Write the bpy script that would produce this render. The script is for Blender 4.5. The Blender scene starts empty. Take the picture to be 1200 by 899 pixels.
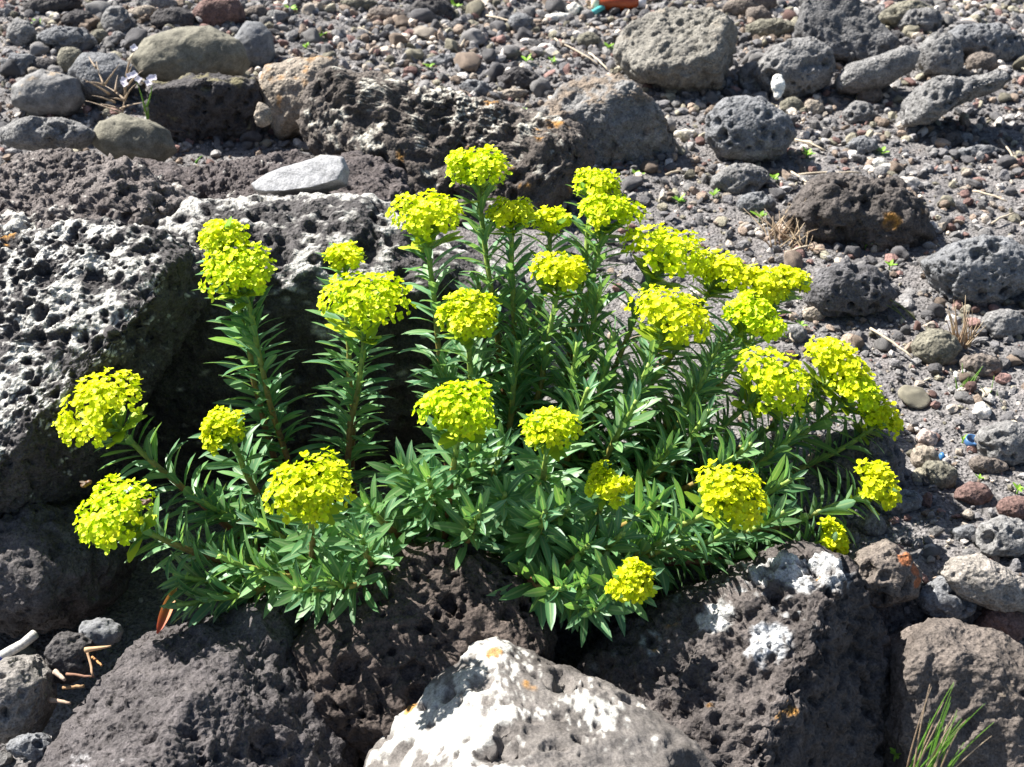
import bpy, bmesh, math, random
import numpy as np
from mathutils import Vector, Matrix

random.seed(7)
rng = np.random.default_rng(11)
scene = bpy.context.scene
COL = scene.collection

# ------------------------------------------------------------------ camera
CAM_H = 0.95
PITCH = math.radians(34.0)
HFOV = math.radians(40.0)
F = 600.0 / math.tan(HFOV / 2)
CXP, CYP = 600.0, 449.5
cam_d = bpy.data.cameras.new("camera")
cam = bpy.data.objects.new("camera", cam_d)
COL.objects.link(cam)
cam.location = (0, 0, CAM_H)
cam.rotation_euler = (math.pi / 2 - PITCH, 0, 0)
cam_d.sensor_fit = 'HORIZONTAL'
cam_d.angle = HFOV
cam_d.clip_start = 0.02
cam_d.clip_end = 500
cam_d.dof.use_dof = True
cam_d.dof.focus_distance = 1.40
cam_d.dof.aperture_fstop = 14.0
scene.camera = cam

# ------------------------------------------------------------------ light
SUN = Vector((-0.56, 0.40, 0.73)).normalized()       # towards the sun
world = bpy.data.worlds.new("World")
scene.world = world
world.use_nodes = True
wn = world.node_tree
wn.nodes.clear()
sky = wn.nodes.new("ShaderNodeTexSky")
sky.sky_type = 'NISHITA'
sky.sun_disc = False
sky.sun_elevation = math.asin(SUN.z)
sky.sun_rotation = math.atan2(SUN.x, SUN.y)
bg = wn.nodes.new("ShaderNodeBackground")
bg.inputs['Strength'].default_value = 0.05
wo = wn.nodes.new("ShaderNodeOutputWorld")
wn.links.new(sky.outputs[0], bg.inputs['Color'])
wn.links.new(bg.outputs[0], wo.inputs['Surface'])
sun_d = bpy.data.lights.new("sun", 'SUN')
sun_d.energy = 5.0
sun_d.angle = math.radians(0.53)
sun_d.color = (1.0, 0.965, 0.91)
sun_o = bpy.data.objects.new("sun", sun_d)
COL.objects.link(sun_o)
sun_o.rotation_euler = SUN.to_track_quat('Z', 'Y').to_euler()
sun_o.location = (-3, 2, 4)

vs = scene.view_settings
vs.view_transform = 'Standard'
vs.look = 'None'
vs.exposure = 1.5
vs.gamma = 1.0
vs.use_curve_mapping = False
scene.cycles.max_bounces = 6

# ------------------------------------------------------------------ projection helpers
RIGHT = np.array([1.0, 0, 0])
FWD = np.array([0, math.cos(PITCH), -math.sin(PITCH)])
UP = np.array([0, math.sin(PITCH), math.cos(PITCH)])
CAM = np.array([0, 0, CAM_H])


def ray(px, py):
    return FWD + RIGHT * ((px - CXP) / F) + UP * ((CYP - py) / F)


def at_y(px, py, Y):
    r = ray(px, py)
    return CAM + r * (Y / r[1])


def at_z(px, py, z=0.0):
    r = ray(px, py)
    return CAM + r * ((z - CAM_H) / r[2])


def depth_of(p):
    return float(np.dot(np.asarray(p) - CAM, FWD))


def project(p):
    q = np.asarray(p) - CAM
    d = q @ FWD
    return CXP + F * (q @ RIGHT) / d, CYP - F * (q @ UP) / d


# ------------------------------------------------------------------ vectorised noise
def _h(ix, iy, iz, seed):
    h = (ix.astype(np.uint32) * np.uint32(374761393) + iy.astype(np.uint32) * np.uint32(668265263)
         + iz.astype(np.uint32) * np.uint32(2147483647 - 190) + np.uint32((seed * 974711) & 0xffffffff))
    h = (h ^ (h >> np.uint32(13))) * np.uint32(1274126177)
    h = h ^ (h >> np.uint32(16))
    h = h * np.uint32(2246822519)
    return h ^ (h >> np.uint32(15))


def perlin(p, seed=0):
    i = np.floor(p).astype(np.int64)
    f = p - i
    u = f * f * f * (f * (f * 6 - 15) + 10)
    out = 0
    for dx in (0, 1):
        wx = u[:, 0] if dx else 1 - u[:, 0]
        for dy in (0, 1):
            wy = u[:, 1] if dy else 1 - u[:, 1]
            for dz in (0, 1):
                wz = u[:, 2] if dz else 1 - u[:, 2]
                h = _h(i[:, 0] + dx, i[:, 1] + dy, i[:, 2] + dz, seed)
                gx = (h & np.uint32(1023)).astype(np.float64) / 511.5 - 1
                gy = ((h >> np.uint32(10)) & np.uint32(1023)).astype(np.float64) / 511.5 - 1
                gz = ((h >> np.uint32(20)) & np.uint32(1023)).astype(np.float64) / 511.5 - 1
                out = out + wx * wy * wz * (gx * (f[:, 0] - dx) + gy * (f[:, 1] - dy) + gz * (f[:, 2] - dz))
    return out


def fbm(p, octv=4, seed=0, gain=0.5, ridged=False):
    a, s, t = 1.0, 0.0, 0.0
    for k in range(octv):
        n = perlin(p * (2.03 ** k) + 17.3 * k, seed + k)
        if ridged:
            n = 0.35 - np.abs(n) * 1.4
        s = s + a * n
        t += a
        a *= gain
    return s / t * 1.5


def pits(p, seed=0, rmin=0.15, rmax=0.55, density=1.0):
    """field of round hollows: 0 outside, 1 at the middle of a hollow"""
    i = np.floor(p).astype(np.int64)
    best = np.zeros(len(p))
    for dx in (-1, 0, 1):
        for dy in (-1, 0, 1):
            for dz in (-1, 0, 1):
                c = i + np.array([dx, dy, dz])
                h = _h(c[:, 0], c[:, 1], c[:, 2], seed)
                h2 = _h(c[:, 0], c[:, 1], c[:, 2], seed + 91)
                q = c + np.stack([(h & np.uint32(1023)) / 1023., ((h >> np.uint32(10)) & np.uint32(1023)) / 1023.,
                                  ((h >> np.uint32(20)) & np.uint32(1023)) / 1023.], 1)
                e = (h2 & np.uint32(1023)) / 1023.
                r = rmin + (rmax - rmin) * e * e
                r = np.where(((h2 >> np.uint32(10)) & np.uint32(1023)) / 1023. < density, r, 1e-6)
                d = np.sqrt(((p - q) ** 2).sum(1))
                best = np.maximum(best, 1 - d / r)
    x = np.clip(best, 0, 1)
    return np.clip(x * 2.2, 0, 1) ** 0.8


def sm(a, b, x):
    t = np.clip((x - a) / (b - a), 0, 1)
    return t * t * (3 - 2 * t)


# ------------------------------------------------------------------ mesh helpers
_ico = {}


def ico(n):
    if n not in _ico:
        bm = bmesh.new()
        bmesh.ops.create_icosphere(bm, subdivisions=n, radius=1.0)
        v = np.array([x.co[:] for x in bm.verts])
        f = np.array([[x.index for x in y.verts] for y in bm.faces])
        bm.free()
        _ico[n] = (v, f)
    return _ico[n]


def normals(v, f):
    a, b, c = v[f[:, 0]], v[f[:, 1]], v[f[:, 2]]
    fn = np.cross(b - a, c - a)
    n = np.zeros_like(v)
    for k in range(3):
        for ax in range(3):
            n[:, ax] += np.bincount(f[:, k], weights=fn[:, ax], minlength=len(v))
    return n / (np.linalg.norm(n, axis=1, keepdims=True) + 1e-12)


def tri_mesh(name, v, f, col=None, uv=None, smooth=True):
    me = bpy.data.meshes.new(name)
    nv, nf = len(v), len(f)
    me.vertices.add(nv)
    me.vertices.foreach_set('co', np.asarray(v, dtype=np.float32).ravel())
    me.loops.add(nf * 3)
    me.loops.foreach_set('vertex_index', np.asarray(f, dtype=np.int32).ravel())
    me.polygons.add(nf)
    me.polygons.foreach_set('loop_start', np.arange(0, nf * 3, 3, dtype=np.int32))
    me.update(calc_edges=True)
    me.polygons.foreach_set('use_smooth', np.full(nf, smooth))
    if col is not None:
        c = np.ones((nv, 4), dtype=np.float32)
        c[:, :3] = col
        at = me.color_attributes.new('col', 'FLOAT_COLOR', 'POINT')
        at.data.foreach_set('color', c.ravel())
    if uv is not None:
        l = me.uv_layers.new(name='UVMap')
        l.data.foreach_set('uv', np.asarray(uv, dtype=np.float32)[np.asarray(f).ravel()].ravel())
    me.validate()
    return me


def obj(name, me, mat=None, parent=None, loc=None):
    o = bpy.data.objects.new(name, me)
    COL.objects.link(o)
    if mat is not None and not me.materials:
        me.materials.append(mat)
    if parent is not None:
        o.parent = parent
    if loc is not None:
        o.location = loc
    return o


def empty(name, loc):
    o = bpy.data.objects.new(name, None)
    COL.objects.link(o)
    o.empty_display_size = 0.02
    o.location = loc
    return o


def tag(o, label=None, cat=None, group=None, kind=None):
    for k, val in (('label', label), ('category', cat), ('group', group), ('kind', kind)):
        if val:
            o[k] = val
    return o


class MB:
    """collects triangles"""
    def __init__(s):
        s.v, s.f, s.c, s.u, s.n = [], [], [], [], 0

    def add(s, v, f, col=(1, 1, 1), uv=None):
        v = np.asarray(v, float)
        s.v.append(v)
        s.f.append(np.asarray(f) + s.n)
        c = np.asarray(col, float)
        s.c.append(np.broadcast_to(c, (len(v), 3)).copy())
        s.u.append(np.zeros((len(v), 2)) if uv is None else np.asarray(uv, float))
        s.n += len(v)

    def mesh(s, name, smooth=True):
        return tri_mesh(name, np.concatenate(s.v), np.concatenate(s.f), np.concatenate(s.c), np.concatenate(s.u), smooth)


def tube(pts, radii, sides=7):
    pts = np.asarray(pts, float)
    n = len(pts)
    radii = np.broadcast_to(np.asarray(radii, float), (n,))
    t = np.gradient(pts, axis=0)
    t /= np.linalg.norm(t, axis=1, keepdims=True) + 1e-9
    ref = np.array([0.31, 0.17, 0.93])
    if abs(t[0] @ ref) > 0.9:
        ref = np.array([1.0, 0.1, 0.0])
    v = []
    for k in range(n):
        a = np.cross(t[k], ref)
        a /= np.linalg.norm(a) + 1e-9
        b = np.cross(t[k], a)
        for j in range(sides):
            th = 2 * math.pi * j / sides
            v.append(pts[k] + radii[k] * (a * math.cos(th) + b * math.sin(th)))
    v.append(pts[0]); v.append(pts[-1])
    f = []
    for k in range(n - 1):
        for j in range(sides):
            p, q = k * sides + j, k * sides + (j + 1) % sides
            f += [(p, q, q + sides), (p, q + sides, p + sides)]
    for j in range(sides):
        f.append((n * sides, (j + 1) % sides, j))
        f.append((n * sides + 1, (n - 1) * sides + j, (n - 1) * sides + (j + 1) % sides))
    return np.array(v), np.array(f)


# ------------------------------------------------------------------ materials
def new_mat(name):
    m = bpy.data.materials.new(name)
    m.use_nodes = True
    nt = m.node_tree
    b = nt.nodes['Principled BSDF']
    return m, nt, b


def rock_material(name, rough=0.92, fine=420.0, pit=170.0, bump=0.55, pitbump=0.5, lo=0.62, hi=1.42):
    m, nt, b = new_mat(name)
    N, L = nt.nodes, nt.links
    at = N.new('ShaderNodeAttribute'); at.attribute_name = 'col'
    oi = N.new('ShaderNodeObjectInfo')
    tc = N.new('ShaderNodeTexCoord')
    n1 = N.new('ShaderNodeTexNoise'); n1.inputs['Scale'].default_value = fine
    n1.inputs['Detail'].default_value = 4; n1.inputs['Roughness'].default_value = 0.65
    n2 = N.new('ShaderNodeTexNoise'); n2.inputs['Scale'].default_value = 90
    n2.inputs['Detail'].default_value = 5; n2.inputs['Roughness'].default_value = 0.6
    vo = N.new('ShaderNodeTexVoronoi'); vo.inputs['Scale'].default_value = pit
    for x in (n1, n2, vo):
        L.new(tc.outputs['Object'], x.inputs['Vector'])
    mr = N.new('ShaderNodeMapRange')
    mr.inputs['From Min'].default_value = 0.3; mr.inputs['From Max'].default_value = 0.7
    mr.inputs['To Min'].default_value = lo; mr.inputs['To Max'].default_value = hi
    L.new(n1.outputs['Fac'], mr.inputs['Value'])
    mr2 = N.new('ShaderNodeMapRange')
    mr2.inputs['From Min'].default_value = 0.3; mr2.inputs['From Max'].default_value = 0.7
    mr2.inputs['To Min'].default_value = 0.72; mr2.inputs['To Max'].default_value = 1.3
    L.new(n2.outputs['Fac'], mr2.inputs['Value'])
    mm = N.new('ShaderNodeMath'); mm.operation = 'MULTIPLY'
    L.new(mr.outputs[0], mm.inputs[0]); L.new(mr2.outputs[0], mm.inputs[1])
    v1 = N.new('ShaderNodeVectorMath'); v1.operation = 'MULTIPLY'
    L.new(at.outputs['Color'], v1.inputs[0]); L.new(oi.outputs['Color'], v1.inputs[1])
    v2 = N.new('ShaderNodeVectorMath'); v2.operation = 'SCALE'
    L.new(v1.outputs[0], v2.inputs[0]); L.new(mm.outputs[0], v2.inputs['Scale'])
    L.new(v2.outputs[0], b.inputs['Base Color'])
    pr = N.new('ShaderNodeMapRange')
    pr.inputs['From Min'].default_value = 0.0; pr.inputs['From Max'].default_value = 0.55
    L.new(vo.outputs['Distance'], pr.inputs['Value'])
    b1 = N.new('ShaderNodeBump'); b1.inputs['Strength'].default_value = bump
    b1.inputs['Distance'].default_value = 0.0042
    L.new(n2.outputs['Fac'], b1.inputs['Height'])
    b2 = N.new('ShaderNodeBump'); b2.inputs['Strength'].default_value = pitbump
    b2.inputs['Distance'].default_value = 0.0028
    L.new(pr.outputs[0], b2.inputs['Height']); L.new(b1.outputs[0], b2.inputs['Normal'])
    b3 = N.new('ShaderNodeBump'); b3.inputs['Strength'].default_value = bump
    b3.inputs['Distance'].default_value = 0.0016
    L.new(n1.outputs['Fac'], b3.inputs['Height']); L.new(b2.outputs[0], b3.inputs['Normal'])
    L.new(b3.outputs[0], b.inputs['Normal'])
    b.inputs['Roughness'].default_value = rough
    b.inputs['Specular IOR Level'].default_value = 0.3
    return m


M_ROCK = rock_material('vesicular_basalt', bump=0.8, pitbump=0.8, lo=0.5, hi=1.6)
M_SMOOTH = rock_material('smooth_basalt', rough=0.85, fine=500, pit=220, bump=0.3, pitbump=0.15)
M_GRAVEL = rock_material('gravel_stone', rough=0.9, fine=600, pit=300, bump=0.5, pitbump=0.3)

M_GROUND = rock_material('gravelly_ground', rough=0.95, fine=260, pit=210, bump=1.0, pitbump=1.0, lo=0.35, hi=1.8)


def attr_material(name, rough=0.6, translucent=0.0, spec=0.4, noise=0.0, scale=300):
    m, nt, b = new_mat(name)
    N, L = nt.nodes, nt.links
    at = N.new('ShaderNodeAttribute'); at.attribute_name = 'col'
    oi = N.new('ShaderNodeObjectInfo')
    v1 = N.new('ShaderNodeVectorMath'); v1.operation = 'MULTIPLY'
    L.new(at.outputs['Color'], v1.inputs[0]); L.new(oi.outputs['Color'], v1.inputs[1])
    src = v1.outputs[0]
    if noise:
        tc = N.new('ShaderNodeTexCoord')
        n = N.new('ShaderNodeTexNoise'); n.inputs['Scale'].default_value = scale
        L.new(tc.outputs['Object'], n.inputs['Vector'])
        mr = N.new('ShaderNodeMapRange')
        mr.inputs['From Min'].default_value = 0.3; mr.inputs['From Max'].default_value = 0.7
        mr.inputs['To Min'].default_value = 1 - noise; mr.inputs['To Max'].default_value = 1 + noise
        L.new(n.outputs['Fac'], mr.inputs['Value'])
        v2 = N.new('ShaderNodeVectorMath'); v2.operation = 'SCALE'
        L.new(src, v2.inputs[0]); L.new(mr.outputs[0], v2.inputs['Scale'])
        src = v2.outputs[0]
    L.new(src, b.inputs['Base Color'])
    b.inputs['Roughness'].default_value = rough
    b.inputs['Specular IOR Level'].default_value = spec
    if translucent:
        tr = N.new('ShaderNodeBsdfTranslucent')
        L.new(src, tr.inputs['Color'])
        mx = N.new('ShaderNodeMixShader'); mx.inputs[0].default_value = translucent
        L.new(b.outputs[0], mx.inputs[1]); L.new(tr.outputs[0], mx.inputs[2])
        L.new(mx.outputs[0], nt.nodes['Material Output'].inputs['Surface'])
    return m


def leaf_material():
    m, nt, b = new_mat('spurge_leaf')
    N, L = nt.nodes, nt.links
    at = N.new('ShaderNodeAttribute'); at.attribute_name = 'col'
    uv = N.new('ShaderNodeUVMap'); uv.uv_map = 'UVMap'
    sx = N.new('ShaderNodeSeparateXYZ'); L.new(uv.outputs[0], sx.inputs[0])
    sub = N.new('ShaderNodeMath'); sub.operation = 'SUBTRACT'; sub.inputs[1].default_value = 0.5
    L.new(sx.outputs['X'], sub.inputs[0])
    ab = N.new('ShaderNodeMath'); ab.operation = 'ABSOLUTE'; L.new(sub.outputs[0], ab.inputs[0])
    mr = N.new('ShaderNodeMapRange')
    mr.inputs['From Min'].default_value = 0.05; mr.inputs['From Max'].default_value = 0.12
    mr.inputs['To Min'].default_value = 0.75; mr.inputs['To Max'].default_value = 0.0
    L.new(ab.outputs[0], mr.inputs['Value'])
    geo = N.new('ShaderNodeNewGeometry')
    back = N.new('ShaderNodeMix'); back.data_type = 'RGBA'
    L.new(geo.outputs['Backfacing'], back.inputs[0])
    pale = N.new('ShaderNodeMix'); pale.data_type = 'RGBA'; pale.inputs[0].default_value = 0.35
    L.new(at.outputs['Color'], pale.inputs[6]); pale.inputs[7].default_value = (0.20, 0.30, 0.19, 1)
    L.new(at.outputs['Color'], back.inputs[6]); L.new(pale.outputs[2], back.inputs[7])
    mid = N.new('ShaderNodeMix'); mid.data_type = 'RGBA'
    L.new(mr.outputs[0], mid.inputs[0]); L.new(back.outputs[2], mid.inputs[6])
    mid.inputs[7].default_value = (0.30, 0.42, 0.20, 1)
    L.new(mid.outputs[2], b.inputs['Base Color'])
    b.inputs['Roughness'].default_value = 0.45
    b.inputs['Specular IOR Level'].default_value = 0.5
    tr = N.new('ShaderNodeBsdfTranslucent')
    hs = N.new('ShaderNodeVectorMath'); hs.operation = 'MULTIPLY'; hs.inputs[1].default_value = (1.5, 1.5, 0.6)
    L.new(mid.outputs[2], hs.inputs[0]); L.new(hs.outputs[0], tr.inputs['Color'])
    mx = N.new('ShaderNodeMixShader'); mx.inputs[0].default_value = 0.36
    L.new(b.outputs[0], mx.inputs[1]); L.new(tr.outputs[0], mx.inputs[2])
    L.new(mx.outputs[0], nt.nodes['Material Output'].inputs['Surface'])
    return m


M_LEAF = leaf_material()
M_BRACT = attr_material('spurge_bract', 0.55, 0.30, 0.3)
M_STEM = attr_material('spurge_stem', 0.55, 0.0, 0.4, 0.25, 250)
M_WOOD = attr_material('dry_wood', 0.8, 0.0, 0.2, 0.3, 300)
M_STRAW = attr_material('dry_straw', 0.7, 0.15, 0.3, 0.2, 200)
M_GREEN = attr_material('fresh_green', 0.5, 0.3, 0.4)
M_PLASTIC = attr_material('weathered_plastic', 0.35, 0.0, 0.5, 0.1, 100)
M_PETAL = attr_material('lilac_petal', 0.6, 0.3, 0.2)
M_INSECT = attr_material('insect_body', 0.5, 0.0, 0.4, 0.2, 900)


# ------------------------------------------------------------------ ground
def ground_h(x, y):
    x = np.asarray(x, float); y = np.asarray(y, float)
    dip = -0.13 * sm(1.22, 1.02, y) * sm(0.36, 0.22, x)
    dip = np.minimum(dip, -0.13 * sm(1.06, 0.94, y))
    dip = np.minimum(dip, -0.15 * sm(1.62, 1.45, y) * sm(0.05, -0.10, x))
    hump = 0.035 * sm(1.9, 2.6, y) * sm(-0.1, -0.8, x)
    return dip + hump


def core_axis(a, b, n, outer, m=16):
    lo = a - np.geomspace(0.02, outer, m)[::-1]
    hi = b + np.geomspace(0.02, outer, m)
    return np.concatenate([lo, np.linspace(a, b, n), hi])


def ground_noise(x, y, seed=3):
    p = np.stack([x, y, np.zeros_like(x)], 1)
    return fbm(p * 7, 3, seed) * 0.012 + fbm(p * 45, 3, seed + 5) * 0.006


def ground_full(x, y):
    x = np.atleast_1d(np.asarray(x, float)); y = np.atleast_1d(np.asarray(y, float))
    p = np.stack([x, y, np.zeros_like(x)], 1)
    return ground_h(x, y) + ground_noise(x, y) + np.abs(fbm(p * 150, 2, 21)) * 0.004


def build_ground():
    xs = core_axis(-1.2, 1.25, 230, 70)
    ys = core_axis(0.55, 3.2, 250, 70)
    X, Y = np.meshgrid(xs, ys)
    x, y = X.ravel(), Y.ravel()
    z = ground_h(x, y) + ground_noise(x, y)
    p = np.stack([x, y, np.zeros_like(x)], 1)
    near = ((np.abs(x) < 1.6) & (y < 3.6)).astype(float)
    z = z + near * (np.abs(fbm(p * 150, 2, 21)) * 0.004)
    nx, ny = len(xs), len(ys)
    i = np.arange(nx * ny).reshape(ny, nx)
    a, b, c, d = i[:-1, :-1].ravel(), i[:-1, 1:].ravel(), i[1:, 1:].ravel(), i[1:, :-1].ravel()
    f = np.concatenate([np.stack([a, b, c], 1), np.stack([a, c, d], 1)])
    t = np.clip(fbm(p * 9, 4, 31) * 0.9 + 0.5, 0, 1)[:, None]
    col = np.array([0.105, 0.098, 0.097]) * (1 - t) + np.array([0.190, 0.180, 0.174]) * t
    t2 = np.clip(fbm(p * 60, 3, 37) * 1.5, 0, 1)[:, None] * 0.6
    col = col * (1 - t2) + np.array([0.23, 0.20, 0.185]) * t2
    me = tri_mesh('ground', np.stack([x, y, z], 1), f, col)
    o = obj('ground', me, M_GROUND)
    o['kind'] = 'structure'
    return o


build_ground()


# ------------------------------------------------------------------ rocks
def basis():
    return RIGHT, UP, -FWD          # camera aligned axes: right, up, towards the camera


def shade_rock(v, n, pit, L, seed, r):
    """colour of a rock from its recipe"""
    a, b = np.array(r.get('a', (0.07, 0.062, 0.06))), np.array(r.get('b', (0.16, 0.145, 0.14)))
    t = np.clip(fbm(v * (5.0 / L), 4, seed + 40, 0.6) * 0.9 + 0.5, 0, 1)[:, None]
    col = a * (1 - t) + b * t
    k = r.get('tan', 0)
    if k:
        m = sm(0.55 - k, 0.75 - k, fbm(v * (4.0 / L), 4, seed + 50, 0.6) + 0.35 * n[:, 2])[:, None]
        col = col * (1 - m * 0.8) + np.array(r.get('tancol', (0.30, 0.235, 0.165))) * m * 0.8
    k = r.get('white', 0)
    if k:
        fr = r.get('wfreq', 26.0)
        nn = fbm(v * fr, 5, seed + 60, 0.68) + 0.45 * fbm(v * 7.0, 2, seed + 61)
        up = n @ np.array(r.get('wdir', (0, 0, 1.0)))
        m = sm(0.62 - k, 0.74 - k, nn + 0.55 * (up - 0.6)) * (1 - sm(0.05, 0.4, pit))
        m = m[:, None] * r.get('wmax', 0.92)
        wc = np.array(r.get('wcol', (0.52, 0.51, 0.46)))
        col = col * (1 - m) + wc * m
    for (sx, sy, sr, sc) in r.get('spots', ()):          # lichen patches growing at known places of this rock
        qx, qy = project(v)
        dep = (v - CAM) @ FWD + 0.02 * np.hypot(qx - sx, qy - sy)
        ctr = v[int(np.argmin(dep))]
        rm = sr * depth_of(ctr) / F
        dist = np.linalg.norm(v - ctr, axis=1) / rm
        m = sm(1.05, 0.75, dist + fbm(v * 45, 4, seed + 80, 0.65) * 0.75) * (1 - 0.8 * sm(0.2, 0.6, pit))
        m = m[:, None] * 0.9
        col = col * (1 - m) + np.array(sc) * m
    k = r.get('orange', 0)
    if k:
        m = sm(0.75 - k, 0.86 - k, fbm(v * 30, 3, seed + 70, 0.6) + 0.7 * fbm(v * 6, 2, seed + 71) + 0.25 * (n[:, 2] - 0.5))
        m = m[:, None] * 0.85
        col = col * (1 - m) + np.array(r.get('ocol', (0.34, 0.17, 0.035))) * m
    return col


def displace(v, f, L, seed, r):
    n = normals(v, f)
    v = v + n * (fbm(v * (2.2 / L), 3, seed)[:, None] * r.get('low', 0.10) * L)
    n = normals(v, f)
    mid = r.get('mid', 0.035)
    v = v + n * ((fbm(v * (7.0 / L), 4, seed + 9, 0.55, True))[:, None] * mid * L)
    n = normals(v, f)
    rough = r.get('rough', 0.004)
    d = (0.6 * fbm(v * 55, 5, seed + 15, 0.7) + 0.5 * fbm(v * 38, 4, seed + 19, 0.65, True)) * rough
    pit = np.zeros(len(v))
    for cell, depth, dens in r.get('pits', ((0.030, 0.009, 0.8), (0.014, 0.004, 0.9))):
        patch = sm(-0.25, 0.25, fbm(v * 9, 2, seed + 23) + r.get('pitbias', 0.12))
        q = pits(v / cell + fbm(v * 40, 2, seed + 29)[:, None] * 0.25, seed + 31 + int(cell * 1e4), 0.12, 0.62, dens) * patch
        d = d - q * depth
        pit = np.maximum(pit, q)
    v = v + n * d[:, None]
    return v, normals(v, f), pit


def poly_radius(poly, cx, cy, th):
    """radius of a star-shaped outline round (cx, cy) as a function of the angle"""
    p = np.array(poly, float)
    ang = np.arctan2(-(p[:, 1] - cy), p[:, 0] - cx)
    rad = np.hypot(p[:, 0] - cx, p[:, 1] - cy)
    o = np.argsort(ang)
    ang, rad = ang[o], rad[o]
    ang = np.concatenate([ang - 2 * math.pi, ang, ang + 2 * math.pi])
    rad = np.concatenate([rad, rad, rad])
    x, y = rad * np.cos(ang), rad * np.sin(ang)
    out = np.zeros_like(th)
    k = np.clip(np.searchsorted(ang, th) - 1, 0, len(ang) - 2)
    x0, y0, x1, y1 = x[k], y[k], x[k + 1], y[k + 1]
    c, s = np.cos(th), np.sin(th)
    den = c * (y1 - y0) - s * (x1 - x0)
    out = (x0 * (y1 - y0) - y0 * (x1 - x0)) / np.where(np.abs(den) < 1e-9, 1e-9, den)
    return np.clip(out, rad.min() * 0.5, rad.max() * 1.05)


NAMED = []
ROCKS_PX = []        # outlines already filled, so loose stones keep clear of them
_seed = [100]


def rock(name, label, cat, poly=None, e=None, Y=None, D=None, n=5, cuts=(), mat=None, group=None, zb=0.0, z_k=0.45, **r):
    """a boulder: its outline and depth, faceted by planes and roughened"""
    _seed[0] += 13
    seed = r.pop('seed', _seed[0])
    if e is not None:
        cx, cy, rx, ry = e[:4]
        rot = math.radians(e[4]) if len(e) > 4 else 0.0
        rr = random.Random(seed)
        poly = []
        for k in range(11):
            a = 2 * math.pi * k / 11 + rr.uniform(-0.15, 0.15)
            q = rr.uniform(0.90, 1.10)
            x, y = rx * q * math.cos(a), ry * q * math.sin(a)
            poly.append((cx + x * math.cos(rot) - y * math.sin(rot), cy + x * math.sin(rot) + y * math.cos(rot)))
    xs, ys = [p[0] for p in poly], [p[1] for p in poly]
    if e is None:
        cx, cy = (min(xs) + max(xs)) / 2, (min(ys) + max(ys)) / 2
        rx, ry = (max(xs) - min(xs)) / 2, (max(ys) - min(ys)) / 2
    if 'ctr' in r:
        cx, cy = r.pop('ctr')
    if Y is None:
        d0 = depth_of(at_z(cx, cy, zb))
        h = ry * d0 / F
        gz_ = 0.0
        for _ in range(12):
            c = at_z(cx, cy, zb + gz_ + z_k * h)
            gz_ = 0.5 * gz_ + 0.5 * float(ground_h(c[0], c[1]))
    else:
        c = at_y(cx, cy, Y)
    d = depth_of(c)
    s = d / F
    L = (rx + ry) * s
    if D is None:
        D = 0.85 * (rx * 0.35 + ry * 0.65) * s
    V, f = ico(n)
    th = np.arctan2(V[:, 1], V[:, 0])
    rho = np.hypot(V[:, 0], V[:, 1])
    R = poly_radius(poly, cx, cy, th) * s
    R = R * 0.97
    q = r.pop('box', 0.75)
    w = np.sign(V[:, 2]) * np.abs(V[:, 2]) ** q
    rr_ = rho ** q
    v = (c + (R * rr_ * np.cos(th))[:, None] * RIGHT + (R * rr_ * np.sin(th))[:, None] * UP - (w * D)[:, None] * FWD)
    for cut in cuts:
        if len(cut) == 3:                      # plane through three points (px, py, Y)
            pa, pb_, pc = [at_y(*q_) for q_ in cut]
            nn = np.cross(pb_ - pa, pc - pa)
            nn /= np.linalg.norm(nn)
            if nn @ (CAM - pa) < 0:
                nn = -nn
            pt = pa
        else:
            nx, ny, nz, px, py, k = cut
            nn = np.array([nx, ny, nz], float)
            nn /= np.linalg.norm(nn)
            pt = at_y(px, py, k) if k > 0.7 else CAM + ray(px, py) * (d - k * D)
        e_ = (v - pt) @ nn
        ws = 0.035 * L
        v = v - nn * (0.5 * (e_ + np.sqrt(e_ * e_ + ws * ws)) * 0.95)[:, None]
    v, nrm, pit = displace(v, f, L, seed, r)
    col = shade_rock(v, nrm, pit, L, seed, r)
    buried = v[:, 2] < ground_h(v[:, 0], v[:, 1]) - 0.03
    f = f[~buried[f].all(axis=1)]
    used = np.unique(f)
    remap = np.zeros(len(v), dtype=np.int64); remap[used] = np.arange(len(used))
    v, col, f = v[used], col[used], remap[f]
    base = np.array([c[0], c[1], v[:, 2].min()])
    me = tri_mesh(name, v - base, f, col)
    o = obj(name, me, mat or M_ROCK, loc=base)
    tag(o, label, cat, group)
    ROCKS_PX.append((cx, cy, rx, ry))
    short = label
    for w_ in (' with ', ' beside ', ' behind ', ' in front ', ' on ', ' near ', ' under ', ' between ', ' among ', ' against ', ' beyond ', ' at ',
               ' lying ', ' below ', ' next ', ' touching ', ' half ', ' leaning ', ' above ', ' overlooking ', ' propped ', ' standing ', ' in '):
        short = short.split(w_)[0]
    NAMED.append((short, float(c[0]), float(c[1])))
    return o


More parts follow.
